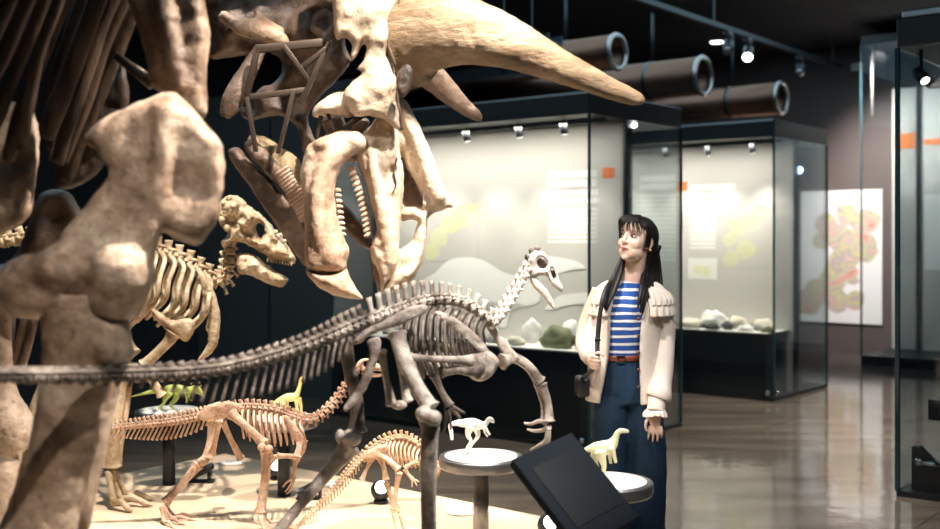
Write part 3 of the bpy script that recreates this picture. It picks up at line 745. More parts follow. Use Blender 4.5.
# ================================================================== sand platform
PH = 0.20                                            # height of the sand
PC = W(225, 453.5, 1382/(453.5-HY)); PC.z = 0
pa0, pb1 = PC.dot(E1), PC.dot(E2)                    # far left corner of the platform
PA1, PB0 = pa0+6.4, pb1-3.62
def sand_mat():
    m, nt, p = nodes('pale_sand')
    tc = nt.nodes.new('ShaderNodeTexCoord')
    n = nt.nodes.new('ShaderNodeTexNoise'); n.inputs['Scale'].default_value = 1.3; n.inputs['Detail'].default_value = 8
    r = nt.nodes.new('ShaderNodeValToRGB')
    r.color_ramp.elements[0].position = 0.3; r.color_ramp.elements[0].color = (0.50,0.385,0.27,1)
    r.color_ramp.elements[1].position = 0.7; r.color_ramp.elements[1].color = (0.66,0.53,0.39,1)
    nt.links.new(tc.outputs['Object'], n.inputs[0]); nt.links.new(n.outputs['Fac'], r.inputs[0]); nt.links.new(r.outputs[0], p.inputs['Base Color'])
    n2 = nt.nodes.new('ShaderNodeTexNoise'); n2.inputs['Scale'].default_value = 160; n2.inputs['Detail'].default_value = 3
    b = nt.nodes.new('ShaderNodeBump'); b.inputs['Strength'].default_value = 0.5; b.inputs['Distance'].default_value = 0.004
    nt.links.new(tc.outputs['Object'], n2.inputs[0]); nt.links.new(n2.outputs['Fac'], b.inputs['Height']); nt.links.new(b.outputs[0], p.inputs['Normal'])
    p.inputs['Roughness'].default_value = 0.95; p.inputs['Specular IOR Level'].default_value = 0.1
    return m
M['sand'] = sand_mat()
plat = empty('display_platform', R((pa0+PA1)/2, (PB0+pb1)/2, 0), 'low broad platform covered with pale sand, carrying the dinosaur skeletons', 'platform')
bm = B(); rbox(bm, pa0, PA1, PB0, pb1, 0.0, PH-0.03, 0.004); obj('platform_base', bm, M['black'], plat, smooth=False)
def sand_z(a, b):
    e = min(1.0, min(a-pa0, PA1-a, b-PB0, pb1-b)/0.25); e = max(0, e)
    return PH + e*(0.006*noise.noise(Vector((a*1.6, b*1.6, 0))) + 0.003*noise.noise(Vector((a*6, b*6, 3))))
bm = B(); na, nb = 150, 90; gv = []
for i in range(na+1):
    row = []
    for j in range(nb+1):
        a = pa0+(PA1-pa0)*i/na; b = PB0+(pb1-PB0)*j/nb
        row.append(bm.verts.new(R(a, b, sand_z(a, b))))
    gv.append(row)
for i in range(na):
    for j in range(nb): bm.faces.new((gv[i][j], gv[i+1][j], gv[i+1][j+1], gv[i][j+1]))
lo = {}
rim = [gv[i][0] for i in range(na+1)] + [gv[na][j] for j in range(1, nb+1)] + [gv[i][nb] for i in range(na-1, -1, -1)] + [gv[0][j] for j in range(nb-1, 0, -1)]
low = [bm.verts.new((v.co.x, v.co.y, PH-0.03)) for v in rim]
for i in range(len(rim)):
    j = (i+1) % len(rim); bm.faces.new((rim[i], low[i], low[j], rim[j]))
obj('sand_bed', bm, M['sand'], plat)
def ground(x, y):
    v = Vector((x, y, 0)); return sand_z(v.dot(E1), v.dot(E2))
def G(px, Y):
    """a point on the sand in pixel column px at depth Y"""
    x = (px-CX)*Y/F; return Vector((x, Y, ground(x, Y)))
# ================================================================== the large horned dinosaur skeleton
BN = {}
BN['warm'] = bone('warm_brown_bone', (0.17,0.105,0.068), (0.40,0.285,0.205), (0.58,0.46,0.36), 4.2, 0.40, 0.45, 45, lo=.38, hi=.62)
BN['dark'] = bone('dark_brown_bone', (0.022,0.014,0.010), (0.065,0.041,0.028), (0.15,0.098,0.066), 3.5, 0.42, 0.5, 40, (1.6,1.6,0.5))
BN['face'] = bone('pale_tan_bone', (0.42,0.30,0.205), (0.64,0.51,0.38), (0.75,0.64,0.51), 4.5, 0.40, 0.45, 50)
BN['horn'] = bone('ochre_horn_bone', (0.16,0.10,0.052), (0.31,0.21,0.12), (0.52,0.405,0.275), 3.0, 0.5, 0.7, 42, (0.55,1,1.9))
BN['jaw'] = bone('pink_tan_bone', (0.33,0.20,0.13), (0.56,0.40,0.29), (0.68,0.54,0.43), 5.0, 0.36, 0.4, 60)
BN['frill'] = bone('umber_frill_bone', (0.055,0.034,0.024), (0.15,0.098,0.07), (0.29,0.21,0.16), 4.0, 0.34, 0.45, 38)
M['frame_metal'] = simple('brown_painted_steel', (0.075,0.055,0.042), 0.4, 0.5)

tk = empty('horned_dinosaur_skeleton', (-0.72, 3.2, PH), 'huge brown three-horned dinosaur skeleton in the left foreground, horn pointing right', 'dinosaur skeleton')
def tb(name, bm, m, p=None, remesh=0.010, relax=2, grain=0.0028, gscale=34): return obj(name, bm, m, p or tk, remesh=remesh, relax=relax, grain=grain, gscale=gscale)

# ---------- near foreleg, about 2.6 m from the eye
YL = 2.62
bm = B()
relief(bm, [(152,96),(170,91),(188,104),(206,124),(221,139),(224,165),(220,205),(213,228),(204,243),(193,246),(176,240),(160,231),(147,233),(146,250),(138,268),(112,282),(80,280),(58,272),(40,262),(52,243),(72,232),(90,215),(108,190),(114,174),(110,164),(98,152),(85,140),(94,125),(118,110)],
       YL, 0.13, 15, 5, gx=0.0002, gy=-0.0002,
       bumps=[(192,175,30,-0.015),(133,140,20,-0.012)], rough=0.006, nscale=7)
sweepP(bm, [(166,108,YL-.03,14,.8),(164,140,YL-.055,10,.8),(160,175,YL-.06,10,.8),(152,210,YL-.055,13,.8),(138,245,YL-.04,20,.8),(124,272,YL-.02,26,.8)], 14, 5)
sweepP(bm, [(100,128,YL-.02,8),(106,150,YL-.03,8),(118,172,YL-.03,9),(112,195,YL-.03,14),(96,225,YL-.02,20),(76,258,YL-.02,26)], 14, 5)
sweepP(bm, [(214,140,YL-.02,7),(217,170,YL-.025,7),(213,205,YL-.03,9),(200,232,YL-.02,9)], 12, 5)
ell(bm, W(122,272,YL-0.04), (0.080,0.09,0.085), 20); ell(bm, W(116,294,YL-0.02), (0.076,0.085,0.070), 18); ell(bm, W(134,262,YL-.05), (.045,.05,.06), 14)
ell(bm, W(68,276,YL-0.015), (0.090,0.085,0.085), 20); ell(bm, W(38,287,YL), (0.105,0.09,0.080), 18); ell(bm, W(52,298,YL-.03), (.07,.06,.05), 14)
ell(bm, W(92,262,YL-0.02), (0.11,0.07,0.07), 18); ell(bm, W(90,288,YL-.0), (.08,.06,.06), 16)
tb('humerus', bm, BN['warm'], remesh=0.010, relax=3, grain=.006, gscale=16)
bm = B()
foot = G(30, YL+0.05)
sweepP(bm, [(86,292,YL,48,0.8),(84,330,YL,44,0.8),(78,365,YL,38,0.75),(70,405,YL,34,0.75),(60,455,YL,33,0.75),(46,505,YL,35,0.75),(30,560,YL,39,0.75),(12,620,YL,40,0.8),(0,680,YL,40,0.8)], 24, 6, wob=0.05)
ell(bm, W(112,340,YL-0.02), (0.045,0.06,0.09), 14); ell(bm, W(122,352,YL), (0.028,0.05,0.035), 12)
tb('ulna', bm, BN['warm'], remesh=0.010, relax=3, grain=.005, gscale=16)
bm = B()
sweepP(bm, [(112,352,YL+0.10,14),(104,380,YL+0.10,18),(94,430,YL+0.10,17),(80,490,YL+0.10,17),(64,560,YL+0.09,20),(48,640,YL+0.06,24),(40,690,YL+0.05,25)], 16, 5, wob=0.05)
tb('radius_bone', bm, BN['warm'], remesh=0.010)
bm = B(); fb = W(14,690,YL); gz = ground(fb.x, fb.y)
for k in range(5):
    A = math.radians(-150+38*k) ; d = Vector((math.cos(A), math.sin(A), 0))
    p0 = Vector((fb.x, fb.y, fb.z)); p1 = p0+d*0.11; p1.z = gz+0.10; p2 = p0+d*0.20; p2.z = gz+0.055
    sweep(bm, [(*p0,.05,.05),(*p1,.042,.04),(*p2,.045,.042),(*(p2+d*.06-Vector((0,0,.012))),.028,.028)], 12, n=4)
tb('forefoot', bm, BN['warm'], remesh=0.012)

# ---------- shoulder blade above the leg
YS = 2.80
bm = B()
relief(bm, [(128,-60),(200,-60),(205,0),(211,35),(207,70),(208,100),(206,118),(196,122),(180,108),(168,96),(150,86),(146,60),(138,30),(126,0),(118,-30)], YS, 0.10, 11, 5,
       rough=0.008, nscale=9)
sweepP(bm, [(160,-50,YS-.03,16),(164,0,YS-.04,13),(172,50,YS-.045,12),(184,90,YS-.04,12)], 12, 5)
tb('shoulder_blade', bm, BN['warm'])
bm = B()   # coracoid behind the ribs
relief(bm, [(112,82),(122,60),(130,90),(128,110),(112,155),(88,182),(62,191),(54,180),(60,150),(84,110)], 3.05, 0.05, 8, 5, bumps=[(90,140,15,0.02)], rough=0.008)
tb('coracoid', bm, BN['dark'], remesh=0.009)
bm = B()
rod(bm, W(116,56,2.86), W(152,86,2.83), 0.011); rod(bm, W(122,58,2.9), W(146,74,2.88), 0.006)
tb_ = obj('support_rod', bm, M['frame_metal'], tk)

# ---------- ribs hanging at upper left: paths in pixels
ribs = [
 # near, flattened, dark
 ([(150,-55),(128,20),(104,80),(84,130),(66,182)], 8.5, 2.95),
 ([(140,-55),(120,5),(98,60),(78,120),(62,160)], 8.0, 2.90),
 ([(128,-55),(110,0),(88,60),(70,115),(56,163)], 9.0, 2.85),
 ([(114,-55),(97,0),(75,60),(58,105),(46,138)], 9.5, 2.80),
 ([(98,-50),(84,0),(68,45),(58,75),(50,100)], 8.0, 2.92),
 ([(84,-50),(66,0),(40,60),(22,110),(8,160)], 8.0, 2.76),
 ([(74,-50),(58,0),(40,50),(32,85),(22,150)], 6.5, 2.66),
 ([(62,-50),(40,10),(20,60),(4,100),(-12,140)], 7.5, 2.74),
 ([(48,-50),(28,0),(8,45),(-10,85)], 8.0, 2.70),
 ([(30,-50),(12,-5),(-8,35),(-20,60)], 8.0, 2.66),
 ([(120,-55),(104,15),(82,75),(64,125),(50,150)], 7.0, 3.15),
 ([(100,-55),(86,20),(62,85),(44,130)], 7.0, 3.20),
]
for P, r, Y in ribs:
    bm = B(); n = len(P)
    sweepP(bm, [(x, y, Y+0.02*i, r*(1.05 if i < n-1 else 0.85), 0.55) for i, (x, y) in enumerate(P)], 12, 5, wob=0.10)
    for f in (): pass
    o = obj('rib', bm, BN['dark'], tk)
bm = B()
for k in range(7):
    c = W(-10+34*k, -78, 2.78+0.05*k); ell(bm, c, (0.055,0.08,0.075), 14); sweep(bm, [(*c,.035,.02),(*(c+Vector((-.01,0,.2))),.03,.016)], 8, n=2)
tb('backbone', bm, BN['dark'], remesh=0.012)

# ---------- breast bone plate and far leg at the left margin
bm = B()
relief(bm, [(-12,98),(10,100),(30,105),(39,122),(40,150),(36,185),(32,212),(22,225),(4,234),(-14,238)], 2.95, 0.06, 9, 5, bumps=[(12,160,14,-0.03),(32,170,7,0.02)], rough=0.006)
tb('breast_plate', bm, BN['warm'], remesh=0.009)
YR = 3.35
bm = B()
relief(bm, [(30,215),(38,196),(50,189),(66,190),(76,200),(84,222),(82,250),(60,280),(40,300),(10,306),(-14,300),(-14,268),(8,262),(20,245)], YR, 0.12, 12, 5, bumps=[(55,215,14,-0.03),(10,285,14,0.04),(38,240,10,0.02)], rough=0.008)
tb('humerus', bm, BN['warm'])
bm = B()
sweepP(bm, [(-4,290,YR,16),(-2,330,YR,13),(2,380,YR,12),(4,410,YR,20),(12,432,YR,22),(0,448,YR,16)], 14, 4, wob=0.06)
tb('ulna', bm, BN['warm'])
bm = B(); q = W(2,440,YR); gz = ground(q.x, q.y)
sweep(bm, [(q.x,q.y,q.z,.05,.05),(q.x+.01,q.y,(q.z+gz)/2,.045,.045),(q.x,q.y,gz+.02,.07,.07)], 14, n=4)
for k in range(4):
    d = Vector((math.cos(-2.6+.7*k), math.sin(-2.6+.7*k), 0)); sweep(bm, [(q.x,q.y,gz+.06,.045,.04),(q.x+d.x*.12,q.y+d.y*.12,gz+.04,.035,.032),(q.x+d.x*.18,q.y+d.y*.18,gz+.025,.02,.02)], 10, n=3)
tb('forefoot', bm, BN['warm'], remesh=0.012)
for P in ([(28,303),(20,340),(10,375)], [(36,306),(30,338),(20,372)], [(12,308),(10,340),(6,380)]):
    bm = B(); sweepP(bm, [(x, y, 3.6, 4.5) for x, y in P], 8, 4); obj('rib', bm, BN['warm'], tk)

# ---------- skull: forehead and cheek
YK = 3.95
bm = B()   # forehead plate
relief(bm, [(333,-70),(400,-70),(402,-20),(399,15),(393,38),(389,54),(394,64),(398,80),(396,96),(398,112),(402,133),(394,127),(384,120),(370,116),(356,117),(347,108),(342,97),(346,88),(354,80),(362,72),(352,68),(350,58),(352,46),(345,37),(336,40),(333,10)],
       YK-0.12, 0.10, 9, 3, holes=[[(366,43),(366,52),(362,62),(354,70),(351,64),(357,56),(362,46)]],
       bumps=[(366,10,20,0.03),(384,40,12,0.025),(378,85,16,0.03),(352,96,9,0.025),(390,115,7,-0.02)], rough=0.006, nscale=22)
skull = tb('cranium', bm, BN['face'], remesh=0.007, relax=1)
bm = B()   # side of the face down to the beak, with the tooth row
relief(bm, [(392,60),(402,100),(400,150),(404,170),(403,200),(400,235),(397,262),(388,280),(381,293),(378,272),(370,255),(372,240),(377,230),(371,205),(366,185),(359,165),(357,150),(362,135),(374,120),(384,100)],
       YK-.02, 0.12, 9, 3, bumps=[(390,120,7,-0.04),(393,170,5,-0.03)], rough=0.008, nscale=22)
sweepP(bm, [(372,140,YK-.06,8),(374,165,YK-.075,7),(380,195,YK-.075,7),(386,225,YK-.07,8),(390,255,YK-.06,9),(386,278,YK-.03,6)], 12, 5)
tb('upper_jaw_bone', bm, BN['face'], skull, remesh=0.007, relax=1)
bm = B()   # brow behind the plate, carrying the horn
sweepP(bm, [(385,-50,YK+0.05,30),(402,-10,YK+0.0,30),(404,30,YK-.02,22),(398,60,YK+.02,12)], 16, 5)
tb('brow_bone', bm, BN['face'], skull, remesh=0.009)
# jugal and inner bars
bm = B()
relief(bm, [(316,104),(336,92),(352,92),(358,106),(350,118),(336,116),(322,118),(312,116)], YK-0.05, 0.10, 8, 4, bumps=[(325,108,7,0.03),(345,104,8,0.03)], rough=0.02, nscale=18)
tb('cheek_boss', bm, BN['face'], skull, remesh=0.008)
bm = B()
sweepP(bm, [(352,150,YK+.05,7),(366,140,YK+.04,6),(380,135,YK,6)], 10, 3)
sweepP(bm, [(384,128,YK+.02,6),(390,160,YK+.05,7),(386,190,YK+.05,6)], 10, 3)
sweepP(bm, [(362,118,YK+.12,9),(356,140,YK+.14,8),(350,160,YK+.12,8)], 10, 3)
sweepP(bm, [(330,116,YK+.14,12),(338,136,YK+.16,11),(330,158,YK+.12,10)], 10, 3)
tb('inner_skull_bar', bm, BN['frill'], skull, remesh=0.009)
# snout: nasal bone, nose horn, beak
bm = B()
relief(bm, [(396,98),(404,104),(416,118),(426,143),(434,167),(442,185),(452,197),(452,205),(444,210),(434,213),(428,220),(427,240),(424,258),(417,274),(406,286),(394,293),(382,294),(383,284),(392,262),(397,244),(400,250),(405,246),(412,240),(415,230),(418,222),(410,220),(402,221),(398,214),(404,207),(413,206),(419,208),(424,204),(421,192),(412,176),(405,162),(402,150),(400,160),(400,180),(396,170),(395,140)],
       YK+0.02, 0.11, 8, 3, bumps=[(444,204,8,0.03),(430,190,8,0.03),(415,150,6,0.03),(410,278,10,0.04),(424,240,5,0.02)], rough=0.012, nscale=16)
sweepP(bm, [(400,100,YK-.03,6),(413,128,YK-.045,7),(424,155,YK-.05,8),(433,182,YK-.05,9),(440,200,YK-.04,8)], 12, 5)
tb('snout', bm, BN['face'], skull, remesh=0.008, relax=2)
bm = B()
sweepP(bm, [(425,200,YK,12),(436,200,YK-.01,10),(446,203,YK-.02,7),(453,206,YK-.02,2)], 12, 4)
tb('nose_horn', bm, BN['face'], skull, remesh=0.008)
bm = B()
relief(bm, [(370,252),(380,250),(390,262),(388,276),(381,292),(376,286),(372,272)], YK+.03, 0.08, 6, 3, rough=0.008)
tb('beak_lining', bm, BN['frill'], skull, remesh=0.007)
bm = B()
relief(bm, [(339,196),(346,205),(356,215),(366,228),(374,240),(372,252),(360,246),(350,236),(340,226),(336,212)], YK+.16, 0.08, 6, 3, rough=0.02)
tb('palate', bm, BN['frill'], skull, remesh=0.008)
bm = B()
relief(bm, [(398,150),(406,158),(416,176),(423,194),(424,206),(414,209),(404,206),(398,190)], YK+.13, 0.05, 5, 3, rough=.008)
tb('nostril_wall', bm, BN['frill'], skull, remesh=0.007)
# upper tooth row
for k in range(14):
    s = k/13; x = 351+17*s+3*math.sin(s*3); y = 168+66*s
    bm = B(); sweepP(bm, [(x+3,y-1,YK-.03,3.0),(x-1,y+1,YK-.035,2.4),(x-4.5,y+2.5,YK-.035,1.0)], 7, 2); obj('upper_tooth', bm, BN['jaw'], skull)

for P in ([(400,-6),(397,12),(391,28),(388,44),(392,56),(396,66)], [(394,66),(398,80),(397,96),(400,112),(402,130)], [(397,158),(394,172),(396,184),(393,193)], [(390,100),(386,110),(376,114)]):
    bm = B(); sweepP(bm, [(x, y, YK-(.168 if y < 70 else .13 if y < 135 else .078), 1.3, 2.0) for x, y in P], 6, 4, wob=.4)
    obj('bone_seam', bm, BN['dark'], skull)
# brow horns
bm = B()
sweepP(bm, [(388,40,YK-.02,36,.8),(404,38,YK-.05,52,.7),(425,30,YK-.10,46,.75),(455,30,YK-.17,37,.8),(485,36,YK-.21,30,.85),(515,46,YK-.25,25,.9),(545,60,YK-.29,19,1),(575,73,YK-.33,15,1),(600,84,YK-.36,12,1),(622,93,YK-.38,9.5,1),(638,99,YK-.40,7,1),(645,101.5,YK-.40,3.0,1)], 30, 6, wob=0.025)
tb('brow_horn', bm, BN['horn'], skull, remesh=0.010, relax=2)
bm = B()
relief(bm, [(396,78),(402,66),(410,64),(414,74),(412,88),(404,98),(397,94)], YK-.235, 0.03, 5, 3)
tb('eye_socket_shade', bm, BN['dark'], skull, remesh=0.006)  # dark disc standing in for the shade of the eye hollow
bm = B()
sweepP(bm, [(400,48,YK+.28,20),(425,70,YK+.30,15.5),(445,89,YK+.33,12),(462,105,YK+.35,8.5),(474,114,YK+.36,6.5),(482,121,YK+.37,2.5)], 20, 6, wob=0.03)
tb('brow_horn', bm, BN['frill'], skull, remesh=0.009, relax=2)

# frill underside
bm = B()
relief(bm, [(205,-60),(345,-60),(345,40),(352,60),(338,80),(322,96),(308,118),(316,140),(322,160),(312,168),(302,150),(298,130),(288,120),(275,116),(262,119),(250,121),(240,116),(243,104),(254,112),(253,98),(262,86),(272,84),(281,72),(280,60),(272,54),(262,52),(246,56),(228,58),(212,60),(205,40)],
       YK+.22, 0.10, 9, 5, gx=-0.0004, gy=0.0004, bumps=[(230,25,22,0.06),(265,20,20,0.10),(300,30,18,0.06),(285,95,16,-0.05),(300,75,20,0.03),(320,20,12,-0.04),(250,45,12,-0.03)], rough=0.035, nscale=9)
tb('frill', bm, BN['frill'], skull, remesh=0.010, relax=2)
# pale ridge and knuckle shapes on the underside
bm = B()
sweepP(bm, [(222,16,YK+.10,6),(240,26,YK+.06,9),(258,30,YK+.03,10),(276,36,YK+.01,9),(288,46,YK+.02,4)], 12, 5, wob=.2)
sweepP(bm, [(256,10,YK+.08,3),(264,22,YK+.05,6),(280,34,YK+.02,8)], 10, 4, wob=.2)
tb('neck_joint', bm, BN['jaw'], skull, remesh=0.008, relax=2)
bm = B()
for k in range(20):
    A = 2*PI*k/20; c = W(324+(9+2*math.sin(2.3*k))*math.cos(A), 24+(11+2.5*math.sin(1.7*k))*math.sin(A), YK+.02); ell(bm, c, 0.015+.005*math.sin(3.1*k), 8)
tb('bone_ring', bm, BN['frill'], skull, remesh=0.008)
bm = B()   # squamosal tongue hanging down on the left
sweepP(bm, [(262,46,YK+.02,6,.6),(252,64,YK,9,.6),(240,86,YK-.02,11,.6),(231,104,YK-.03,11,.6),(224,117,YK-.03,6,.6)], 14, 5, wob=.06)
tb('squamosal_tip', bm, BN['frill'], skull, remesh=0.008)

# metal frame carrying the jaw
for a, b, r in (((256,49),(331,42),4.0),((257,50),(247,96),3.0),((330,42),(300,104),2.4),((250,97),(308,90),2.8),((284,46),(312,84),2.4),((327,48),(296,72),2.4),
                ((247,97),(256,152),2.2),((294,90),(278,154),2.0),((322,110),(317,138),1.8),((327,112),(338,138),1.8),((344,128),(368,112),2.6)):
    bm = B(); q = 0.0
    p0, p1 = W(*a, YK-.08), W(*b, YK-.06); d = (p1-p0).normalized(); n_ = d.cross(Vector((0,1,0))).normalized()
    box(bm, (p0+p1)/2, ((p1-p0).length, 2*r*YK/F, 0.02), (d, n_, Vector((0,1,0))), 0.002)
    obj('support_bar', bm, M['frame_metal'], tk)

# ---------- lower jaw
bm = B()
relief(bm, [(306,148),(318,138),(330,134),(342,130),(356,132),(366,140),(364,150),(352,156),(342,168),(336,182),(335,198),(337,214),(341,228),(345,240),(350,250),(347,262),(346,270),(332,274),(316,274),(306,268),(304,250),(304,225),(303,200),(300,176),(303,160)],
       YK-.10, 0.12, 10, 3, bumps=[(328,258,14,0.02)], rough=0.006, nscale=22)
sweepP(bm, [(350,143,YK-.13,9),(332,156,YK-.15,10),(321,178,YK-.155,9),(318,205,YK-.155,9),(321,232,YK-.15,10),(330,258,YK-.14,12)], 14, 5)
ell(bm, W(354,142,YK-.11), (0.045,0.06,0.038), 14); ell(bm, W(326,146,YK-.13), (0.05,0.05,0.032), 14)
jaw = tb('lower_jaw', bm, BN['jaw'], remesh=0.008, relax=2)
bm = B()
relief(bm, [(304,268),(318,272),(334,273),(347,268),(349,275),(355,285),(361,295),(366,300),(352,299),(336,296),(322,290),(312,281)], YK-.10, 0.13, 8, 3, bumps=[(330,283,9,.03)], rough=.01, nscale=20)
tb('beak_bone', bm, BN['jaw'], jaw, remesh=0.007, relax=2)
bm = B()   # far branch of the jaw, seen from inside
relief(bm, [(227,152),(236,146),(244,152),(258,166),(274,182),(288,198),(300,214),(310,232),(314,262),(306,268),(294,252),(280,232),(262,206),(246,182),(234,166)], YK+.12, 0.09, 7, 4, gx=-0.0012, bumps=[(262,190,9,-.03),(290,230,9,-.03),(250,165,7,.02)], rough=.018, nscale=14)
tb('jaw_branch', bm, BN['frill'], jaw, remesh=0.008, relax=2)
bm = B()
relief(bm, [(246,140),(256,134),(270,138),(284,148),(298,158),(306,176),(308,200),(308,222),(300,214),(288,198),(272,180),(258,164)], YK+.10, 0.07, 6, 4, gx=-0.0008, bumps=[(285,165,12,.02)], rough=.012, nscale=22)
tb('jaw_inner_plate', bm, bone('yellow_speckled_bone', (0.16,0.11,0.06), (0.42,0.31,0.18), (0.60,0.47,0.30), 9, .55, .8, 60), jaw, remesh=0.008)
bm = B()
relief(bm, [(243,146),(252,138),(262,146),(276,160),(288,176),(284,188),(270,178),(256,164)], YK+.05, 0.05, 5, 4, rough=.02, nscale=20)
tb('jaw_rim', bm, BN['frill'], jaw, remesh=0.008)
for k in range(15):
    s = k/14; x = 280+25*s; y = 172+46*s
    bm = B(); sweepP(bm, [(x-4,y+3,YK+.02,2.4),(x+2,y-1,YK,2.2),(x+8,y-6,YK-.01,1.2)], 7, 2); obj('lower_tooth', bm, BN['jaw'], jaw)
for k in range(9):
    s = k/8; x = 338+5*s; y = 190+44*s
    bm = B(); sweepP(bm, [(x-3,y,YK-.08,2.2),(x+1,y,YK-.08,1.8),(x+3,y+1,YK-.08,.8)], 7, 2); obj('lower_tooth', bm, BN['jaw'], jaw)
# ================================================================== helpers for the smaller skeletons
BN['grey'] = bone('grey_brown_glossy_bone', (0.13,0.10,0.085), (0.46,0.395,0.345), (0.72,0.66,0.60), 7, 0.2, 0.35, 70)
BN['lit_pale'] = bone('pale_lit_bone', (0.22,0.17,0.145), (0.66,0.58,0.53), (0.82,0.76,0.70), 9, 0.35, 0.35, 70, lo=.30, hi=.55)  # pale bone, lightened for the strong light on neck and skull
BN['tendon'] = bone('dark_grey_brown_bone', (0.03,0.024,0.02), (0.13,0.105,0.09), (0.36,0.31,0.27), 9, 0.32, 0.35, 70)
BN['pink'] = bone('pinkish_cast_bone', (0.42,0.24,0.16), (0.64,0.43,0.315), (0.74,0.57,0.45), 9, 0.5, 0.35, 90, pits=0.3)
BN['apricot'] = bone('apricot_cast_bone', (0.42,0.23,0.12), (0.62,0.42,0.27), (0.72,0.56,0.41), 10, 0.5, 0.35, 90, pits=0.3)
BN['cream'] = bone('cream_ochre_bone', (0.30,0.20,0.11), (0.56,0.44,0.29), (0.70,0.59,0.44), 8, 0.45, 0.4, 70)

def path_at(rows, n=12):
    pts = catmull(rows, n); P = [W(*p[:3]) for p in pts]; L = [0.0]
    for a, b in zip(P, P[1:]): L.append(L[-1]+(b-a).length)
    return pts, P, L
def sample(pts, P, L, s):
    i = 0
    while i < len(L)-2 and L[i+1] < s: i += 1
    t = (s-L[i])/max(1e-9, L[i+1]-L[i])
    return tuple(a+(b-a)*t for a, b in zip(pts[i], pts[i+1])), P[i].lerp(P[i+1], t), (P[i+1]-P[i]).normalized()

def spine(root, rows, count, mat, gap=0.78, lean=0.35, chev_lean=0.6, spine_flat=0.45, name='vertebra', flip=1.0, ups=None):
    """rows: (px, py, Y, radius_px, neural_spine_px, side_process_px, chevron_px) tail to head; one mesh per vertebra"""
    pts, P, L = path_at(rows); out = []
    for k in range(count):
        s = L[-1]*(k+0.5)/count
        q, c, T = sample(pts, P, L, s)
        step = L[-1]/count; px = q[2]/F
        r, ns, tp, ch = [max(0.0, v)*px for v in q[3:7]]
        up = Vector((0,0,1)) if ups is None else Vector(ups)
        up = (up - T*up.dot(T)); 
        if up.length < 0.2: up = Vector((-1,0,0.2)) - T*Vector((-1,0,0.2)).dot(T)
        up.normalize(); side = T.cross(up)
        bm = B(); h = step*gap/2
        a, b = c-T*h, c+T*h
        sweep(bm, [(*a,r,r),(*(a+T*h*.3),r*.95,r*.95),(*c,r*.72,r*.72),(*(b-T*h*.3),r*.95,r*.95),(*b,r,r)], 10, n=1, ref=side)
        if ns > 0.0005:
            d = (up - T*lean).normalized(); w_ = min(step*spine_flat, max(r*.9, 0.004))
            p0 = c+up*r*.5; p1 = p0+d*(ns+r*.5)
            sweep(bm, [(*p0,w_*.8,r*.5),(*(p0.lerp(p1,.5)),w_*.75,r*.28),(*p1,w_*.9,r*.34)], 8, n=2, ref=side)
            for sg in (-1,1):   # joint processes
                p2 = c+up*r*.8+side*(sg*r*.5); p3 = p2+T*(step*.75)+up*r*.25
                sweep(bm, [(*p2,r*.28,r*.22),(*p3,r*.2,r*.18)], 6, n=1, ref=side)
        if tp > 0.0005:
            for sg in (-1,1):
                p0 = c+side*(sg*r*.6)+up*r*.2; p1 = p0+side*(sg*tp)-T*(tp*.25)+up*(tp*.12)
                sweep(bm, [(*p0,r*.4,r*.28),(*p1,r*.28,r*.2)], 6, n=1, ref=up)
        if ch > 0.0005:
            d = (-up - T*chev_lean).normalized(); p0 = c-T*h*1.0-up*r*.9; p1 = p0+d*ch
            sweep(bm, [(*p0,r*.32,r*.42),(*(p0.lerp(p1,.6)),r*.24,r*.22),(*p1,r*.40,r*.2)], 7, n=2, ref=side)
        out.append(obj(name, bm, mat, root))
    return out

def long_bone(rows, mat, root, name, seg=12, knob=1.45, wob=0.05, flat=0.85, parent=None):
    """rows (px,py,Y,r): a shaft with swollen ends"""
    (x0,y0,Y0,r0), (x1,y1,Y1,r1) = rows[0], rows[-1]
    q = []
    for i, (x, y, Y, r) in enumerate(rows):
        q.append((x, y, Y, r, flat))
    def mix(a, b, t): return tuple(u+(v-u)*t for u, v in zip(a, b))
    first, last = q[0], q[-1]
    head = [mix(first, q[1], -0.02)[:3]+(first[3]*knob*.55, flat), mix(first, q[1], 0.05)[:3]+(first[3]*knob, flat), mix(first, q[1], 0.22)[:3]+(first[3]*1.1, flat)]
    tail = [mix(last, q[-2], 0.22)[:3]+(last[3]*1.1, flat), mix(last, q[-2], 0.05)[:3]+(last[3]*knob, flat), mix(last, q[-2], -0.02)[:3]+(last[3]*knob*.55, flat)]
    bm = B(); sweepP(bm, head+q[1:-1]+tail if len(q) > 2 else head+[mix(first, last, .5)]+tail, seg, 3, wob=wob)
    return obj(name, bm, mat, parent or root)

def rib_row(root, ribs, mat, r, name='rib', dY=0.0):
    for P in ribs:
        bm = B(); n = len(P)
        sweepP(bm, [(x, y, Y+dY, r*(1.15 if i == 0 else 1.0 if i < n-1 else .75), .8) for i, (x, y, Y) in enumerate(P)], 7, 4)
        obj(name, bm, mat, root)

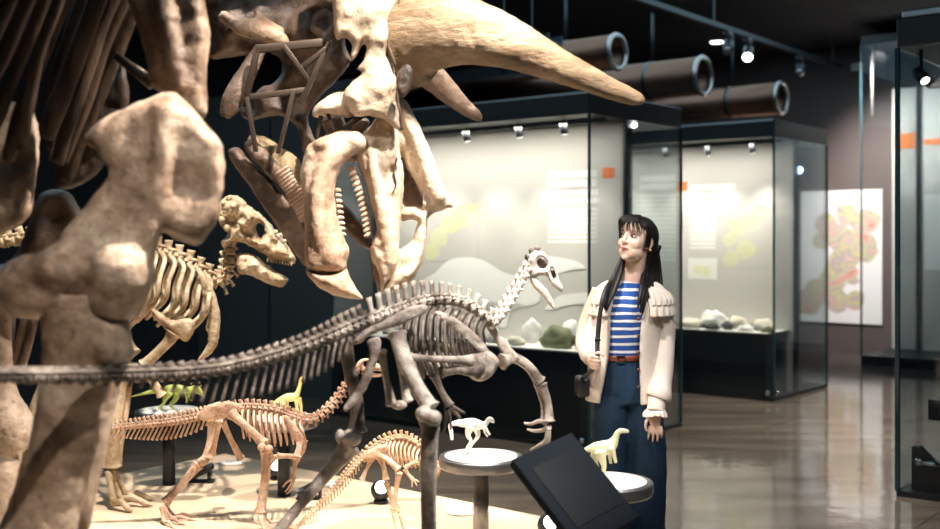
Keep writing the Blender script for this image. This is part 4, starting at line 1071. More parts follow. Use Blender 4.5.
def foot(root, ank, Y, mat, heading, L=0.2, r=0.014, toes=3, name='foot', spread=0.42, lift=0.0):
    """ank = (px, py) of the ankle; long middle bones, then toes resting on the sand"""
    a = W(ank[0], ank[1], Y); d = Vector((math.cos(heading), math.sin(heading), 0)); sd = Vector((-d.y, d.x, 0))
    base = Vector((a.x, a.y, 0)) + d*(0.25*L); g = ground(base.x, base.y)
    bm = B()
    for k in range(toes):
        o_ = (k-(toes-1)/2)
        m = a + sd*(o_*r*1.3); e = base + sd*(o_*r*3.2); e.z = g + r*1.6 + lift
        sweep(bm, [(*m,r,r),(*(m.lerp(e,.5)),r*.7,r*.7),(*e,r*1.1,r*1.1)], 8, n=3)
        dd = (d+sd*(o_*spread)).normalized(); Lt = L*(1.0 if k == toes//2 else .8)
        t1 = e+dd*Lt*.4+Vector((0,0,r*.5)); t2 = e+dd*Lt*.75; t2.z = g+r*.9+lift; t3 = e+dd*Lt; t3.z = g+r*.4+lift
        sweep(bm, [(*e,r*1.05,r*1.05),(*(e.lerp(t1,.5)),r*.7,r*.7),(*t1,r*.9,r*.9),(*(t1.lerp(t2,.5)),r*.62,r*.62),(*t2,r*.75,r*.75),(*t3,r*.15,r*.2)], 8, n=2)
    return obj(name, bm, mat, root)

def px_bone(root, name, outline, Y, thick, mat, parent=None, edge=4, grid=2.2, holes=(), bumps=(), gx=0, gy=0, vox=0.004, grain=0.002, rough=0.004):
    bm = B(); relief(bm, outline, Y, thick, edge, grid, holes=holes, bumps=bumps, gx=gx, gy=gy, rough=rough, nscale=25)
    return obj(name, bm, mat, parent or root, remesh=vox, relax=1, grain=grain, gscale=35)

# ================================================================== dark two-legged skeleton with the long tail, right across the picture
dk = empty('two_legged_dinosaur_skeleton', (W(390,320,3.35).x, 3.35, PH), 'slender dark grey-brown two-legged dinosaur skeleton mid-stride, long tail reaching the left edge', 'dinosaur skeleton')
m = BN['grey']
sp_rows = [(-40,376,2.28,6,3,2,0),(40,378,2.42,6.6,4,3,0),(110,377,2.56,6.8,5,4,3),(170,375,2.68,6.8,6,5,9),(215,371,2.78,6.2,6,5,26),(262,361,2.90,6.6,7,6,30),(306,347,3.04,7,8,7,30),
           (342,332,3.18,7.2,11,8,24),(366,322,3.28,7.2,13,7,0)]
spine(dk, sp_rows, 40, BN['tendon'], chev_lean=0.45, lean=0.3)
bk_rows = [(368,321,3.29,6.8,15,5,0),(392,312,3.37,6.5,18,6,0),(415,304,3.46,6.2,17,6,0),(440,300,3.55,6,13,6,0),(462,303,3.63,5.6,11,6,0),(480,314,3.69,5.2,11,5,0),(491,324,3.73,5,8,4,0)]
spine(dk, bk_rows, 15, m, lean=0.05, spine_flat=0.34)
nk_rows = [(490,326,3.73,5.5,2,4,0),(500,315,3.77,6,3,6,0),(510,299,3.82,6,3.5,6,0),(521,280,3.88,5.5,4,6,0),(530,266,3.92,5,4,5,0)]
spine(dk, nk_rows, 9, BN['lit_pale'], lean=0.0, gap=.7)
for off in (-4, 0, 4):       # stiffening tendons along the tail
    bm = B(); sweepP(bm, [(x, y-r-1+off*.6, Y-.012*off/4, 1.6) for x, y, Y, r, *_ in sp_rows], 6, 3); obj('tendon', bm, BN['tendon'], dk)
px_bone(dk, 'ilium', [(352,343),(358,334),(372,326),(388,318),(404,309),(420,304),(428,306),(426,313),(412,320),(398,326),(384,330),(370,336),(360,344)], 3.27, 0.03, m, gx=.0012, vox=.0045)
px_bone(dk, 'ilium', [(352,343),(358,334),(372,326),(388,318),(404,309),(420,304),(428,306),(426,313),(412,320),(398,326),(384,330),(370,336),(360,344)], 3.47, 0.03, m, gx=.0012, vox=.0045)
px_bone(dk, 'ischium', [(366,340),(378,336),(382,344),(378,360),(372,378),(364,394),(352,408),(344,412),(343,406),(352,394),(360,380),(367,362),(369,350)], 3.25, 0.022, m, vox=.004)
long_bone([(381,350,3.30,4.0),(386,378,3.31,3.4),(392,405,3.32,4.4)], m, dk, 'pubis')
long_bone([(397,345,3.36,4.0),(402,375,3.37,3.4),(408,402,3.37,4.4)], m, dk, 'pubis')
bm = B(); ell(bm, W(399,405,3.34), (.026,.03,.014), 12); obj('pubic_foot', bm, m, dk)
long_bone([(397,333,3.28,7.5),(404,358,3.24,8),(416,384,3.20,8),(431,409,3.17,7.5)], m, dk, 'femur', 16)
bm = B(); ell(bm, W(424,414,3.14), (.026,.03,.024), 12); ell(bm, W(433,418,3.15), (.026,.03,.024), 12); obj('kneecap', bm, m, dk)
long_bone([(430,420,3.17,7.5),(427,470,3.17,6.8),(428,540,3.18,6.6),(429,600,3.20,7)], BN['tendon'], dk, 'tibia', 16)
long_bone([(436,424,3.19,2.6),(434,500,3.19,2.2),(434,598,3.21,2.8)], m, dk, 'fibula', 8)
foot(dk, (430,606), 3.20, BN['tendon'], 0.5, L=.22, r=.016)
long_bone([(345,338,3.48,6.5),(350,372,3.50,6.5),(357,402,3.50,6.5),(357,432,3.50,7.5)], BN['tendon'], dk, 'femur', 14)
bm = B(); ell(bm, W(351,438,3.49), (.035,.035,.03), 12); ell(bm, W(340,436,3.48), (.016,.02,.022), 10); obj('kneecap', bm, m, dk)
long_bone([(352,444,3.50,8.5),(318,484,3.47,6.2),(275,535,3.44,5.6),(238,578,3.42,6.5)], m, dk, 'tibia', 14)
long_bone([(347,448,3.53,3),(312,492,3.51,2.4),(240,580,3.45,3)], BN['tendon'], dk, 'fibula', 8)
foot(dk, (234,584), 3.42, BN['tendon'], 0.45, L=.2, r=.016)
# ribs: arched out to each side and down
ribs_n, ribs_f = [], []
for k in range(12):
    s = k/11; x = 409+76*s; y = 306-2*math.sin(s*PI)+15*s*s; Y = 3.44+.25*s
    ln = 62+14*math.sin(PI*min(1,.25+s))-16*s; dx = -9+5*s
    ribs_n.append([(x,y,Y),(x-3+dx*.3,y+10,Y-.07),(x+dx,y+ln*.42,Y-.12),(x+dx*.9+1,y+ln*.72,Y-.11),(x+dx*.3+4,y+ln,Y-.07)])
    ribs_f.append([(x+2,y,Y),(x-1+dx*.3,y+9,Y+.07),(x+dx+3,y+ln*.40,Y+.12),(x+dx*.9+4,y+ln*.7,Y+.11),(x+dx*.3+7,y+ln*.95,Y+.07)])
rib_row(dk, ribs_n, BN['tendon'], 2.1); rib_row(dk, ribs_f, BN['tendon'], 1.9)
long_bone([(408,357,3.30,3.6),(436,359,3.38,3.4),(472,361,3.50,4.5)], m, dk, 'prepubis', 10)
# shoulder, arms
px_bone(dk, 'shoulder_blade', [(432,312),(440,311),(456,318),(470,328),(482,340),(490,352),(486,358),(478,352),(466,342),(452,330),(440,321)], 3.52, 0.022, m, gx=.0011, vox=.0045)
px_bone(dk, 'coracoid', [(464,366),(470,352),(480,346),(492,352),(500,362),(492,376),(480,382),(470,378)], 3.56, 0.045, m, vox=.0045, bumps=[(482,362,8,.012)])
px_bone(dk, 'shoulder_blade', [(486,318),(492,322),(502,336),(514,350),(520,358),(512,364),(502,354),(494,340),(486,328)], 3.82, 0.025, m, gx=.0006, vox=.0045)
long_bone([(502,362,3.80,6),(514,358,3.84,5.5),(528,366,3.86,5),(540,382,3.88,5)], m, dk, 'humerus')
long_bone([(541,384,3.88,4.5),(548,402,3.88,3.6),(549,422,3.87,4.2)], m, dk, 'forearm', 10)
long_bone([(537,384,3.90,3),(543,404,3.90,2.5),(544,422,3.89,3)], m, dk, 'forearm', 8)
bm = B()
for P in ([(548,424),(540,421),(531,424),(524,423)], [(548,426),(543,430),(534,431),(527,429)], [(549,426),(546,440),(538,446),(530,450)], [(548,426),(548,442),(541,450)]):
    sweepP(bm, [(x, y, 3.87+.01*i, 3.0-.6*i) for i, (x, y) in enumerate(P)], 8, 3)
obj('hand', bm, m, dk)
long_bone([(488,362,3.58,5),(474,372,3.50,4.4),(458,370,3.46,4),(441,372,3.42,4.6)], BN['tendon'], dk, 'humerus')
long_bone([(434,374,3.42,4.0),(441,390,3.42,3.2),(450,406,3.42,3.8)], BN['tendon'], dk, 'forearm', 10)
bm = B()
for P in ([(450,407),(457,414),(461,420)], [(448,408),(450,420),(451,430)], [(447,407),(446,420),(444,432)], [(451,406),(460,411),(465,413)]):
    sweepP(bm, [(x, y, 3.42, 2.6-.8*i) for i, (x, y) in enumerate(P)], 8, 3)
obj('hand', bm, BN['tendon'], dk)
sk = px_bone(dk, 'skull', [(527,272),(526,262),(529,254),(535,249),(543,252),(548,258),(552,261),(556,268),(559,278),(563,288),(561,292),(556,289),(552,286),(549,280),(545,276),(538,276),(532,278)], 3.93, 0.055, BN['lit_pale'], edge=4, grid=1.3,
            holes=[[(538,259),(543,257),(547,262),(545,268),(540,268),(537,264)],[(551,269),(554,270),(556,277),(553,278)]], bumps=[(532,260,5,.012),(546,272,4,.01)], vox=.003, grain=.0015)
px_bone(dk, 'lower_jaw', [(529,277),(535,277),(542,284),(549,292),(554,301),(556,310),(553,309),(547,302),(540,294),(533,287)], 3.93, 0.035, BN['lit_pale'], parent=sk, edge=3, grid=1.5, vox=.003)
bm = B(); ell(bm, W(542,264,3.965), (.026,.012,.024), 14); obj('shaded_braincase', bm, BN['tendon'], sk)  # inner bone coloured dark for the shade inside the eye hole
bm = B(); ell(bm, W(553,274,3.955), (.012,.008,.016), 12); obj('nostril_shade', bm, BN['tendon'], sk)  # dark plug painting the shade in the nostril opening
for x, y, r in ((532,251,.013),(537,249,.013),(528,257,.013)):
    bm = B(); ell(bm, W(x, y, 3.92), r, 8); obj('brow_knob', bm, BN['tendon'], sk)

# ================================================================== pinkish skeleton in the middle
pk = empty('long_necked_dinosaur_skeleton', (W(230,410,4.9).x, 4.9, PH), 'pinkish beige walking dinosaur skeleton with raised neck, in front of the two rear disc stands', 'dinosaur skeleton')
m = BN['pink']
spine(pk, [(84,433,4.78,2.6,3,2,3),(116,428,4.80,3.2,4,3,7),(145,425,4.82,3.8,5,4,12),(173,422,4.84,4.2,6,4,15),(200,417,4.87,4.4,6,4,12),(220,411,4.89,4.5,5,3,0)], 30, m, chev_lean=.6)
spine(pk, [(222,411,4.89,4.4,5,3,0),(244,408,4.92,4.4,5,4,0),(271,410,4.95,4.4,5,4,0),(292,417,4.98,4.2,5,4,0),(306,421,5.0,4,4,4,0)], 15, m)
spine(pk, [(307,421,5.0,4,3,4,3),(318,418,5.01,4,3,4,3),(333,405,5.03,3.9,3,4,3),(345,389,5.05,3.6,3,4,3),(353,377,5.06,3.2,3,3,2),(360,367,5.07,3,2,2,0)], 12, m, gap=.72)
px_bone(pk, 'ilium', [(197,414),(208,405),(224,401),(238,403),(242,409),(236,415),(226,418),(214,421),(203,421)], 4.82, .03, m, vox=.005)
sk = px_bone(pk, 'skull', [(356,366),(360,360),(367,358),(375,362),(384,367),(383,371),(374,371),(364,372)], 5.08, .05, m, edge=3, grid=1.6, holes=[[(364,362),(368,362),(369,366),(365,367)]], vox=.0045)
px_bone(pk, 'lower_jaw', [(359,372),(372,373),(383,374),(380,377),(368,377)], 5.08, .035, m, parent=sk, edge=2, grid=1.5, vox=.0045)
long_bone([(231,413,4.80,4.4),(248,428,4.76,3.9),(265,445,4.74,4.6)], m, pk, 'femur')
bm = B(); ell(bm, W(262,447,4.72), (.02,.03,.018), 10); ell(bm, W(269,449,4.73), (.018,.03,.018), 10); obj('kneecap', bm, m, pk)
long_bone([(266,450,4.74,4.4),(264,480,4.73,3.4),(260,513,4.73,4)], m, pk, 'tibia')
long_bone([(270,452,4.77,2),(268,480,4.76,1.6),(263,512,4.76,2)], m, pk, 'fibula', 8)
foot(pk, (261,515), 4.72, m, -0.1, L=.12, r=.010, toes=4)
long_bone([(213,419,5.0,4.6),(211,440,5.0,4.2),(207,459,4.98,4.8)], m, pk, 'femur')
bm = B(); ell(bm, W(203,461,4.97), (.028,.03,.02), 10); obj('kneecap', bm, m, pk)
long_bone([(199,464,4.97,4.4),(182,484,4.93,3.4),(165,503,4.90,4)], m, pk, 'tibia')
foot(pk, (163,506), 4.88, m, -0.2, L=.12, r=.010, toes=4)
long_bone([(222,420,4.92,3.2),(231,440,4.96,2.8),(241,459,5.0,3.4)], m, pk, 'pubis')
long_bone([(219,420,4.86,3.0),(216,438,4.88,2.4),(212,454,4.9,3)], m, pk, 'ischium')
rn, rf = [], []
for k in range(11):
    s = k/10; x = 243+58*s; y = 409+11*s*s; ln = 22+13*math.sin(PI*min(1,.2+.8*s)); Y = 4.92+.08*s
    rn.append([(x,y,Y),(x-1,y+5,Y-.08),(x-1+3*s,y+ln*.55,Y-.12),(x+1+4*s,y+ln,Y-.08)]); rf.append([(x+2,y,Y),(x+1,y+5,Y+.05),(x+2,y+ln*.5,Y+.07),(x+4,y+ln*.92,Y+.04)])
rib_row(pk, rn, m, 1.3); rib_row(pk, rf, m, 1.2)
px_bone(pk, 'shoulder_blade', [(282,417),(287,415),(295,424),(303,434),(305,443),(298,446),(292,436),(286,426)], 4.84, .02, m, edge=3, vox=.0045)
long_bone([(300,441,4.82,3.4),(299,448,4.80,3),(297,457,4.79,3.6)], m, pk, 'humerus')
long_bone([(298,457,4.79,2.8),(287,456,4.76,2.4),(277,456,4.74,2.8)], m, pk, 'forearm')
long_bone([(304,440,5.05,3.2),(303,450,5.05,2.6),(296,459,5.05,3)], m, pk, 'humerus')
long_bone([(296,460,5.05,2.6),(294,470,5.04,2.0),(293,478,5.04,2.4)], m, pk, 'forearm')
bm = B()
for P in ([(294,478),(290,486),(285,492)], [(294,479),(292,488),(287,494)], [(293,478),(287,482),(283,487)]): sweepP(bm, [(x,y,5.03,1.6-.4*i) for i,(x,y) in enumerate(P)], 7, 3)
obj('hand', bm, m, pk)
bm = B()
for P in ([(277,456),(271,459),(266,464)], [(277,457),(272,463),(269,468)], [(277,456),(270,456),(265,459)]): sweepP(bm, [(x,y,4.73,1.6-.4*i) for i,(x,y) in enumerate(P)], 7, 3)
obj('hand', bm, m, pk)

# ================================================================== little apricot skeleton
ap = empty('small_dinosaur_skeleton', (W(390,460,4.55).x, 4.55, PH), 'smallest apricot dinosaur skeleton, hunched, left of the white-topped disc stand', 'dinosaur skeleton')
m = BN['apricot']
spine(ap, [(288,536,4.30,1.4,1,1,1),(314,511,4.38,1.9,2,2,3),(336,488,4.44,2.5,3,2.5,6),(354,467,4.50,3,4,3,6),(368,453,4.54,3.2,4,3,0)], 28, m)
spine(ap, [(369,452,4.54,3.2,4,3,0),(384,442,4.56,3.2,5,3,0),(400,438,4.58,3.2,5,3,0),(415,443,4.60,3,4,3,0),(424,453,4.62,3,4,3,0),(425,463,4.63,2.8,3,2,0)], 16, m)
px_bone(ap, 'ilium', [(362,458),(370,449),(382,444),(390,446),(386,453),(376,459),(368,463)], 4.49, .022, m, edge=3, vox=.0045)
sk = px_bone(ap, 'skull', [(419,464),(424,457),(433,456),(439,461),(441,470),(438,478),(433,473),(427,472),(421,473)], 4.63, .05, m, edge=3, grid=1.5, holes=[[(428,461),(432,461),(433,466),(429,466)]], vox=.004)
px_bone(ap, 'lower_jaw', [(420,474),(428,475),(435,479),(434,482),(426,480)], 4.63, .04, m, parent=sk, edge=2, grid=1.4, vox=.004)
long_bone([(377,455,4.48,3.2),(388,460,4.46,2.8),(399,470,4.45,3.3)], m, ap, 'femur')
long_bone([(399,472,4.45,3.0),(396,490,4.46,2.3),(393,510,4.47,2.7)], m, ap, 'tibia')
foot(ap, (393,513), 4.46, m, 0.1, L=.10, r=.007)
long_bone([(379,456,4.62,3.0),(384,468,4.62,2.5),(386,480,4.62,3)], m, ap, 'femur')
long_bone([(386,482,4.62,2.8),(391,497,4.62,2.2),(398,511,4.62,2.6)], m, ap, 'tibia')
foot(ap, (399,513), 4.62, m, 0.1, L=.10, r=.007)
long_bone([(372,459,4.52,2),(366,470,4.52,1.8),(362,480,4.52,2.4)], m, ap, 'ischium')
rn, rf = [], []
for k in range(10):
    s = k/9; x = 388+36*s; y = 441+10*s*s-2*math.sin(PI*s); ln = 23+6*math.sin(PI*s)-6*s; Y = 4.57+.05*s
    rn.append([(x,y,Y),(x-3,y+6,Y-.06),(x-3,y+ln*.6,Y-.08),(x+0,y+ln,Y-.05)]); rf.append([(x+1,y,Y),(x-1,y+6,Y+.06),(x-1,y+ln*.6,Y+.08),(x+2,y+ln*.95,Y+.05)])
rib_row(ap, rn, m, 1.2); rib_row(ap, rf, m, 1.1)
for YY in (4.52, 4.70):
    long_bone([(417,462,YY,2.2),(411,464,YY,1.8),(405,468,YY,2.2)], m, ap, 'humerus')
    long_bone([(405,469,YY,2),(408,474,YY,1.6),(412,479,YY,1.8)], m, ap, 'forearm')
    bm = B()
    for P in ([(412,479),(415,482),(417,486)],[(412,479),(412,483),(412,487)],[(412,479),(416,480),(419,482)]): sweepP(bm, [(x,y,YY,1.1-.25*i) for i,(x,y) in enumerate(P)], 6, 2)
    obj('hand', bm, m, ap)

# ================================================================== cream skeleton with the domed skull at left
cr = empty('dome_headed_dinosaur_skeleton', (W(110,470,5.3).x, 5.3, PH), 'cream dinosaur skeleton with a knobbly domed skull, behind the huge foreleg', 'dinosaur skeleton')
m = BN['cream']
YC = 5.35
spine(cr, [(-40,250,5.25,6,6,6,0),(20,240,5.28,6.5,7,7,0),(80,238,5.31,7,8,8,0),(130,243,5.33,7,8,8,0),(160,252,5.35,7,8,8,0),(185,262,5.36,7,7,8,0),(206,276,5.37,7,6,7,0),(220,284,5.38,6.5,5,6,0)], 24, m)
spine(cr, [(220,286,5.38,6,5,7,6),(227,276,5.38,6,5,7,6),(230,262,5.38,6,5,7,6),(231,248,5.38,5.5,5,6,4),(233,240,5.38,5,4,5,0)], 6, m, ups=(-1,0,0.1))
sk = px_bone(cr, 'skull', [(219,208),(222,200),(230,195),(241,198),(250,207),(260,214),(269,222),(275,230),(282,237),(289,248),(295,257),(295,263),(288,262),(278,260),(268,257),(260,252),(252,247),(244,243),(234,241),(226,246),(221,242),(228,234),(221,226),(218,217)], YC, .20, m, edge=9, grid=1.8,
             holes=[[(256,226),(260,223),(264,227),(264,235),(260,237),(256,232)]], bumps=[(232,205,10,.04),(250,216,8,.03),(247,232,7,-.03),(232,222,7,-.035),(275,244,5,-.03),(262,243,6,.03),(285,254,5,.02)], vox=.006, grain=.008, rough=.02)
for x, y, r in ((224,203,.016),(229,199,.016),(236,203,.018),(226,212,.018),(233,214,.02),(240,208,.015),(276,232,.012),(281,235,.012),(285,241,.010),(222,220,.02),(227,228,.018),(238,226,.014)):
    bm = B(); ell(bm, W(x, y, YC-.085), r, 8); obj('skull_knob', bm, m, sk)
px_bone(cr, 'lower_jaw', [(237,256),(246,253),(257,256),(266,264),(277,272),(287,277),(288,281),(282,287),(272,285),(260,280),(248,275),(238,272)], YC, .15, m, parent=sk, edge=7, grid=1.8, bumps=[(255,266,6,.02),(245,262,5,-.02)], vox=.006, grain=.006, rough=.015)
for k in range(9):
    s = k/8; bm = B(); sweepP(bm, [(268+24*s,258+4*s,YC-.07,1.4),(267+24*s,262+4*s,YC-.07,.6)], 6, 1); obj('upper_tooth', bm, m, sk)
rn, rf = [], []
tops = [(118,241),(128,243),(138,245),(149,248),(158,251),(168,255),(177,259),(186,263),(195,268),(204,274)]
ends = [(98,330),(108,332),(117,330),(127,331),(137,322),(146,319),(157,326),(165,328),(178,328),(190,332)]
for (x0,y0),(x1,y1) in zip(tops, ends):
    rn.append([(x0,y0,YC),(x0+7,y0+8,YC-.14),((x0+x1)/2+12,(y0*.6+y1*.4),YC-.26),((x0+x1)/2+8,(y0*.3+y1*.7),YC-.26),(x1,y1,YC-.18)])
    rf.append([(x0,y0,YC),(x0+4,y0+8,YC+.14),((x0+x1)/2+8,(y0*.6+y1*.4),YC+.26),((x0+x1)/2+4,(y0*.3+y1*.7),YC+.26),(x1-3,y1-6,YC+.18)])
rib_row(cr, rn, m, 2.6); rib_row(cr, rf, m, 2.2)
px_bone(cr, 'breast_bone', [(198,272),(207,276),(214,290),(220,310),(220,332),(216,348),(206,358),(196,365),(198,358),(206,346),(208,334),(205,328),(208,318),(206,302),(200,288)], YC-.22, .06, m, edge=5, vox=.006, grain=.004)
px_bone(cr, 'shoulder_blade', [(152,308),(160,312),(172,320),(184,318),(194,320),(194,332),(187,342),(178,338),(170,332),(160,324),(152,316)], YC-.30, .06, m, edge=5, vox=.006, grain=.004)
long_bone([(174,332,YC-.3,7),(168,342,YC-.3,5.5),(156,354,YC-.3,5),(144,366,YC-.3,5.5)], m, cr, 'humerus')
long_bone([(143,368,YC-.3,5),(152,380,YC-.28,4),(162,396,YC-.26,4)], m, cr, 'forearm')
long_bone([(100,262,YC-.1,11),(110,310,YC-.16,9.5),(126,358,YC-.2,11)], m, cr, 'femur', 14)
long_bone([(124,362,YC-.2,10),(118,400,YC-.2,7.5),(112,440,YC-.2,7.5),(110,466,YC-.18,8)], m, cr, 'tibia', 14)
long_bone([(130,366,YC-.18,4),(126,410,YC-.18,3.4),(116,464,YC-.16,4)], m, cr, 'fibula', 8)
foot(cr, (111,470), YC-.18, m, -0.15, L=.17, r=.020, toes=3)
long_bone([(70,262,YC+.1,11),(50,312,YC+.1,9.5),(64,360,YC+.1,11)], m, cr, 'femur', 14)
long_bone([(62,362,YC+.1,10),(40,400,YC+.1,7.5),(24,446,YC+.1,8)], m, cr, 'tibia', 14)
foot(cr, (22,450), YC+.1, m, -0.15, L=.17, r=.020, toes=3)
px_bone(cr, 'ilium', [(20,246),(50,228),(90,226),(120,236),(112,248),(86,254),(60,262),(36,262)], YC-.1, .04, m, edge=5, vox=.007)
spine(cr, [(-150,330,5.15,3,3,2,8),(-110,292,5.19,4.5,5,4,14),(-70,262,5.23,5.5,6,5,12),(-42,250,5.25,6,6,6,0)], 12, m)
# ================================================================== disc stands and the little models on them
M['disc_top'] = simple('white_disc_top', (0.90,0.88,0.84), 0.4)
M['rim'] = simple('grey_metal_rim', (0.20,0.20,0.20), 0.3, 0.8)
M['post_grey'] = simple('grey_metal_post', (0.28,0.275,0.27), 0.32, 0.9)
M['post_black'] = simple('black_post', (0.02,0.025,0.03), 0.4)
DH = 0.59
def stand(px, py, label, post, r=0.172, Y=None, lit=True):
    Y = Y or (CZ-DH)*F/(py-HY); c = W(px, py, Y); g = ground(c.x, c.y)
    t = empty('disc_stand', (c.x, c.y, g), label, 'display stand', 'round-topped display stands on the sand')
    bm = B(); cyl(bm, (c.x, c.y, (g+DH-.05)/2+0.0), (0,0,1), 0.032, DH-.05-g, 24); obj('post', bm, post, t)
    bm = B(); sweep(bm, [(c.x,c.y,DH-.055,r*.7,r*.7),(c.x,c.y,DH-.045,r*.97,r*.97),(c.x,c.y,DH-.035,r,r),(c.x,c.y,DH-.006,r,r),(c.x,c.y,DH,r*.985,r*.985)], 56, n=1); obj('disc', bm, M['rim'], t)
    bm = B(); cyl(bm, (c.x,c.y,DH+.001), (0,0,1), r*.86, .004, 56); obj('top_plate', bm, M['disc_top'], t)
    return c, Y
C1, Y1 = stand(169, 410, 'black-posted disc stand at far left, carrying the green dinosaur model', M['post_black'])
C2, Y2 = stand(284, 422, 'black-posted disc stand behind the pinkish skeleton', M['post_black'], Y=5.36)
C3, Y3 = stand(481, 456, 'grey-posted disc stand carrying the white dinosaur model, left of the tablet', M['post_grey'])
C4, Y4 = stand(606, 481, 'disc stand behind the tablet, carrying the pale yellow long-necked model', M['post_grey'])
M['m_green'] = simple('lime_green_model_plastic', (0.50,0.60,0.16), 0.45, vary=.2, vscale=30)
M['m_yellow'] = simple('pale_yellow_model_plastic', (0.80,0.70,0.30), 0.45, vary=.12, vscale=30)
M['m_white'] = simple('white_model_plastic', (0.86,0.84,0.76), 0.45)
M['m_cream'] = simple('cream_yellow_model_plastic', (0.86,0.80,0.50), 0.45, vary=.1, vscale=30)
def model(label, mat, Y, body, limbs, extra=(), vox=0.0035):
    bm = B()
    sweepP(bm, [(x, y, Y, r, .8) for x, y, r in body], 12, 5)
    for P, dY in limbs: sweepP(bm, [(x, y, Y+dY, r, .9) for x, y, r in P], 8, 4)
    for x, y, r, dY in extra: ell(bm, W(x, y, Y+dY), r*Y/F, 8)
    o = obj('dinosaur_model', bm, mat, remesh=vox, relax=2)
    dz = min((o.matrix_basis @ v.co).z for v in o.data.vertices)
    o.location.z += DH+.0035-dz
    return tag(o, label, 'dinosaur model', 'small dinosaur models on the disc stands')
o = model('lime green dinosaur model with a long thin tail, on the far left disc stand', M['m_green'], Y1-.03,
      [(129,395,.5),(142,392,1.4),(154,389,2.6),(165,388,4.2),(175,387,5.0),(184,388,4.6),(190,388,3.6),(196,387,4.2),(201,391,2.6),(203,394,1.0)],
      [([(170,390,4),(165,397,2.6),(164,401,1.6),(159,406,1.4),(163,407,1.2)], -.02), ([(178,390,4),(175,398,2.6),(170,403,1.5),(175,407,1.2)], .02),
       ([(186,391,2.6),(187,397,1.4),(186,401,1.0)], -.02), ([(189,391,2.2),(190,396,1.2),(192,399,.9)], .02)])
bm = B()
for x, y in ((193,383),(196,382),(199,383),(191,384),(201,386)): ell(bm, W(x, y, Y1-.03), .006, 8)
q = obj('head_knob', bm, simple('brown_model_plastic', (.22,.14,.06), .5), o)
model('yellow long-necked dinosaur model on the stand behind the pinkish skeleton', M['m_yellow'], 5.36,
      [(262,404,.6),(272,400,1.6),(280,396,3.4),(288,393,4.4),(295,392,4.0),(298,387,2.6),(300,380,2.0),(301,375,1.9),(303,373,1.6),(305,374,1.0)],
      [([(283,397,3),(282,404,2),(283,411,1.8)], -.03), ([(286,397,3),(287,404,2),(287,411,1.8)], .03), ([(296,395,2.4),(297,403,1.7),(297,411,1.6)], -.03), ([(299,393,2.4),(301,402,1.6),(301,411,1.6)], .03)])
model('white two-legged dinosaur model with a long drooping tail, on the grey-posted disc stand', M['m_white'], Y3,
      [(452,441,1.8),(451,432,2.2),(450,426,2.0),(456,424,3.0),(464,424,4.4),(473,424,5.2),(481,426,4.6),(486,424,2.8),(489,420,2.6),(492,421,2.4),(494,424,1.2)],
      [([(470,427,5),(468,436,3.0),(471,442,1.8),(467,449,1.6),(471,450,1.4)], -.03), ([(475,427,4.5),(478,436,2.6),(473,444,1.6),(468,453,1.5),(466,454,1.2)], .02), ([(485,428,2.2),(488,433,1.4),(490,436,1.2)], -.02), ([(484,428,2.0),(485,434,1.2),(488,438,1.0)], .02)])
model('pale yellow long-necked dinosaur model on the stand behind the tablet', M['m_cream'], Y4,
      [(581,453,1.0),(588,450,3.0),(596,449,6.0),(604,449,7.6),(611,446,6.6),(615,440,4.0),(617,435,3.0),(620,432,2.8),(625,432,2.4),(629,433,1.6)],
      [([(600,452,6),(602,460,4.5),(604,468,2.8),(602,478,2.4),(606,480,2)], -.03), ([(596,452,5),(594,462,4),(597,470,2.6),(594,479,2.2)], .03), ([(612,449,3.4),(614,457,2.4),(616,464,1.8)], -.03), ([(609,450,3),(610,459,2),(611,465,1.6)], .03)])
# ================================================================== things lying on the sand
def ball_light(px, py, label):
    Y = (CZ-PH-.02)*F/(py+9-HY)*0.985; c = W(px, py, Y); g = ground(c.x, c.y); c.z = g+.062
    t = empty('ball_spotlight', (c.x, c.y, g), label, 'floor light', 'round black floor lights on the sand')
    bm = B(); ell(bm, c, .05, 20); obj('housing', bm, M['black'], t)
    d = Vector((.45,-.25,.75)).normalized()
    d2 = Vector((0.1,-.85,.5)).normalized()
    bm = B(); cyl(bm, c+d2*.042, d2, .03, .022, 20); obj('lamp_lens', bm, M['lamp_soft'], t)
    bm = B(); cyl(bm, (c.x,c.y,g+.008), (0,0,1), .035, .014, 20); obj('base', bm, M['black'], t)
ball_light(277, 463, 'round black floor light beside the post of the rear disc stand')
ball_light(381, 486, 'round black floor light behind the legs of the smallest skeleton')
ball_light(549, 521, 'round black floor light just left of the tablet')
def box_light(px, py, label):
    Y = (CZ-PH)*F/(py+5-HY); c = W(px, py, Y); g = ground(c.x, c.y)
    t = empty('box_floodlight', (c.x, c.y, g), label, 'floor light', 'black box floodlights on the sand')
    ax = (Vector((.9,.1,.42)).normalized(), Vector((-.1,1,0)).normalized(), Vector((-.42,0,.9)).normalized())
    bm = B(); box(bm, (c.x, c.y, g+.055), (.13,.09,.03), ax, .004); obj('housing', bm, M['black'], t)
    bm = B(); box(bm, (c.x, c.y, g+.006), (.14,.05,.012), None, .002); box(bm, (c.x-.03, c.y, g+.028), (.01,.06,.045)); box(bm, (c.x+.045, c.y, g+.035), (.01,.06,.06)); obj('bracket', bm, M['black'], t)
box_light(201, 478, 'low black box floodlight under the pinkish tail')
box_light(311, 494, 'low black box floodlight left of the smallest skeleton')
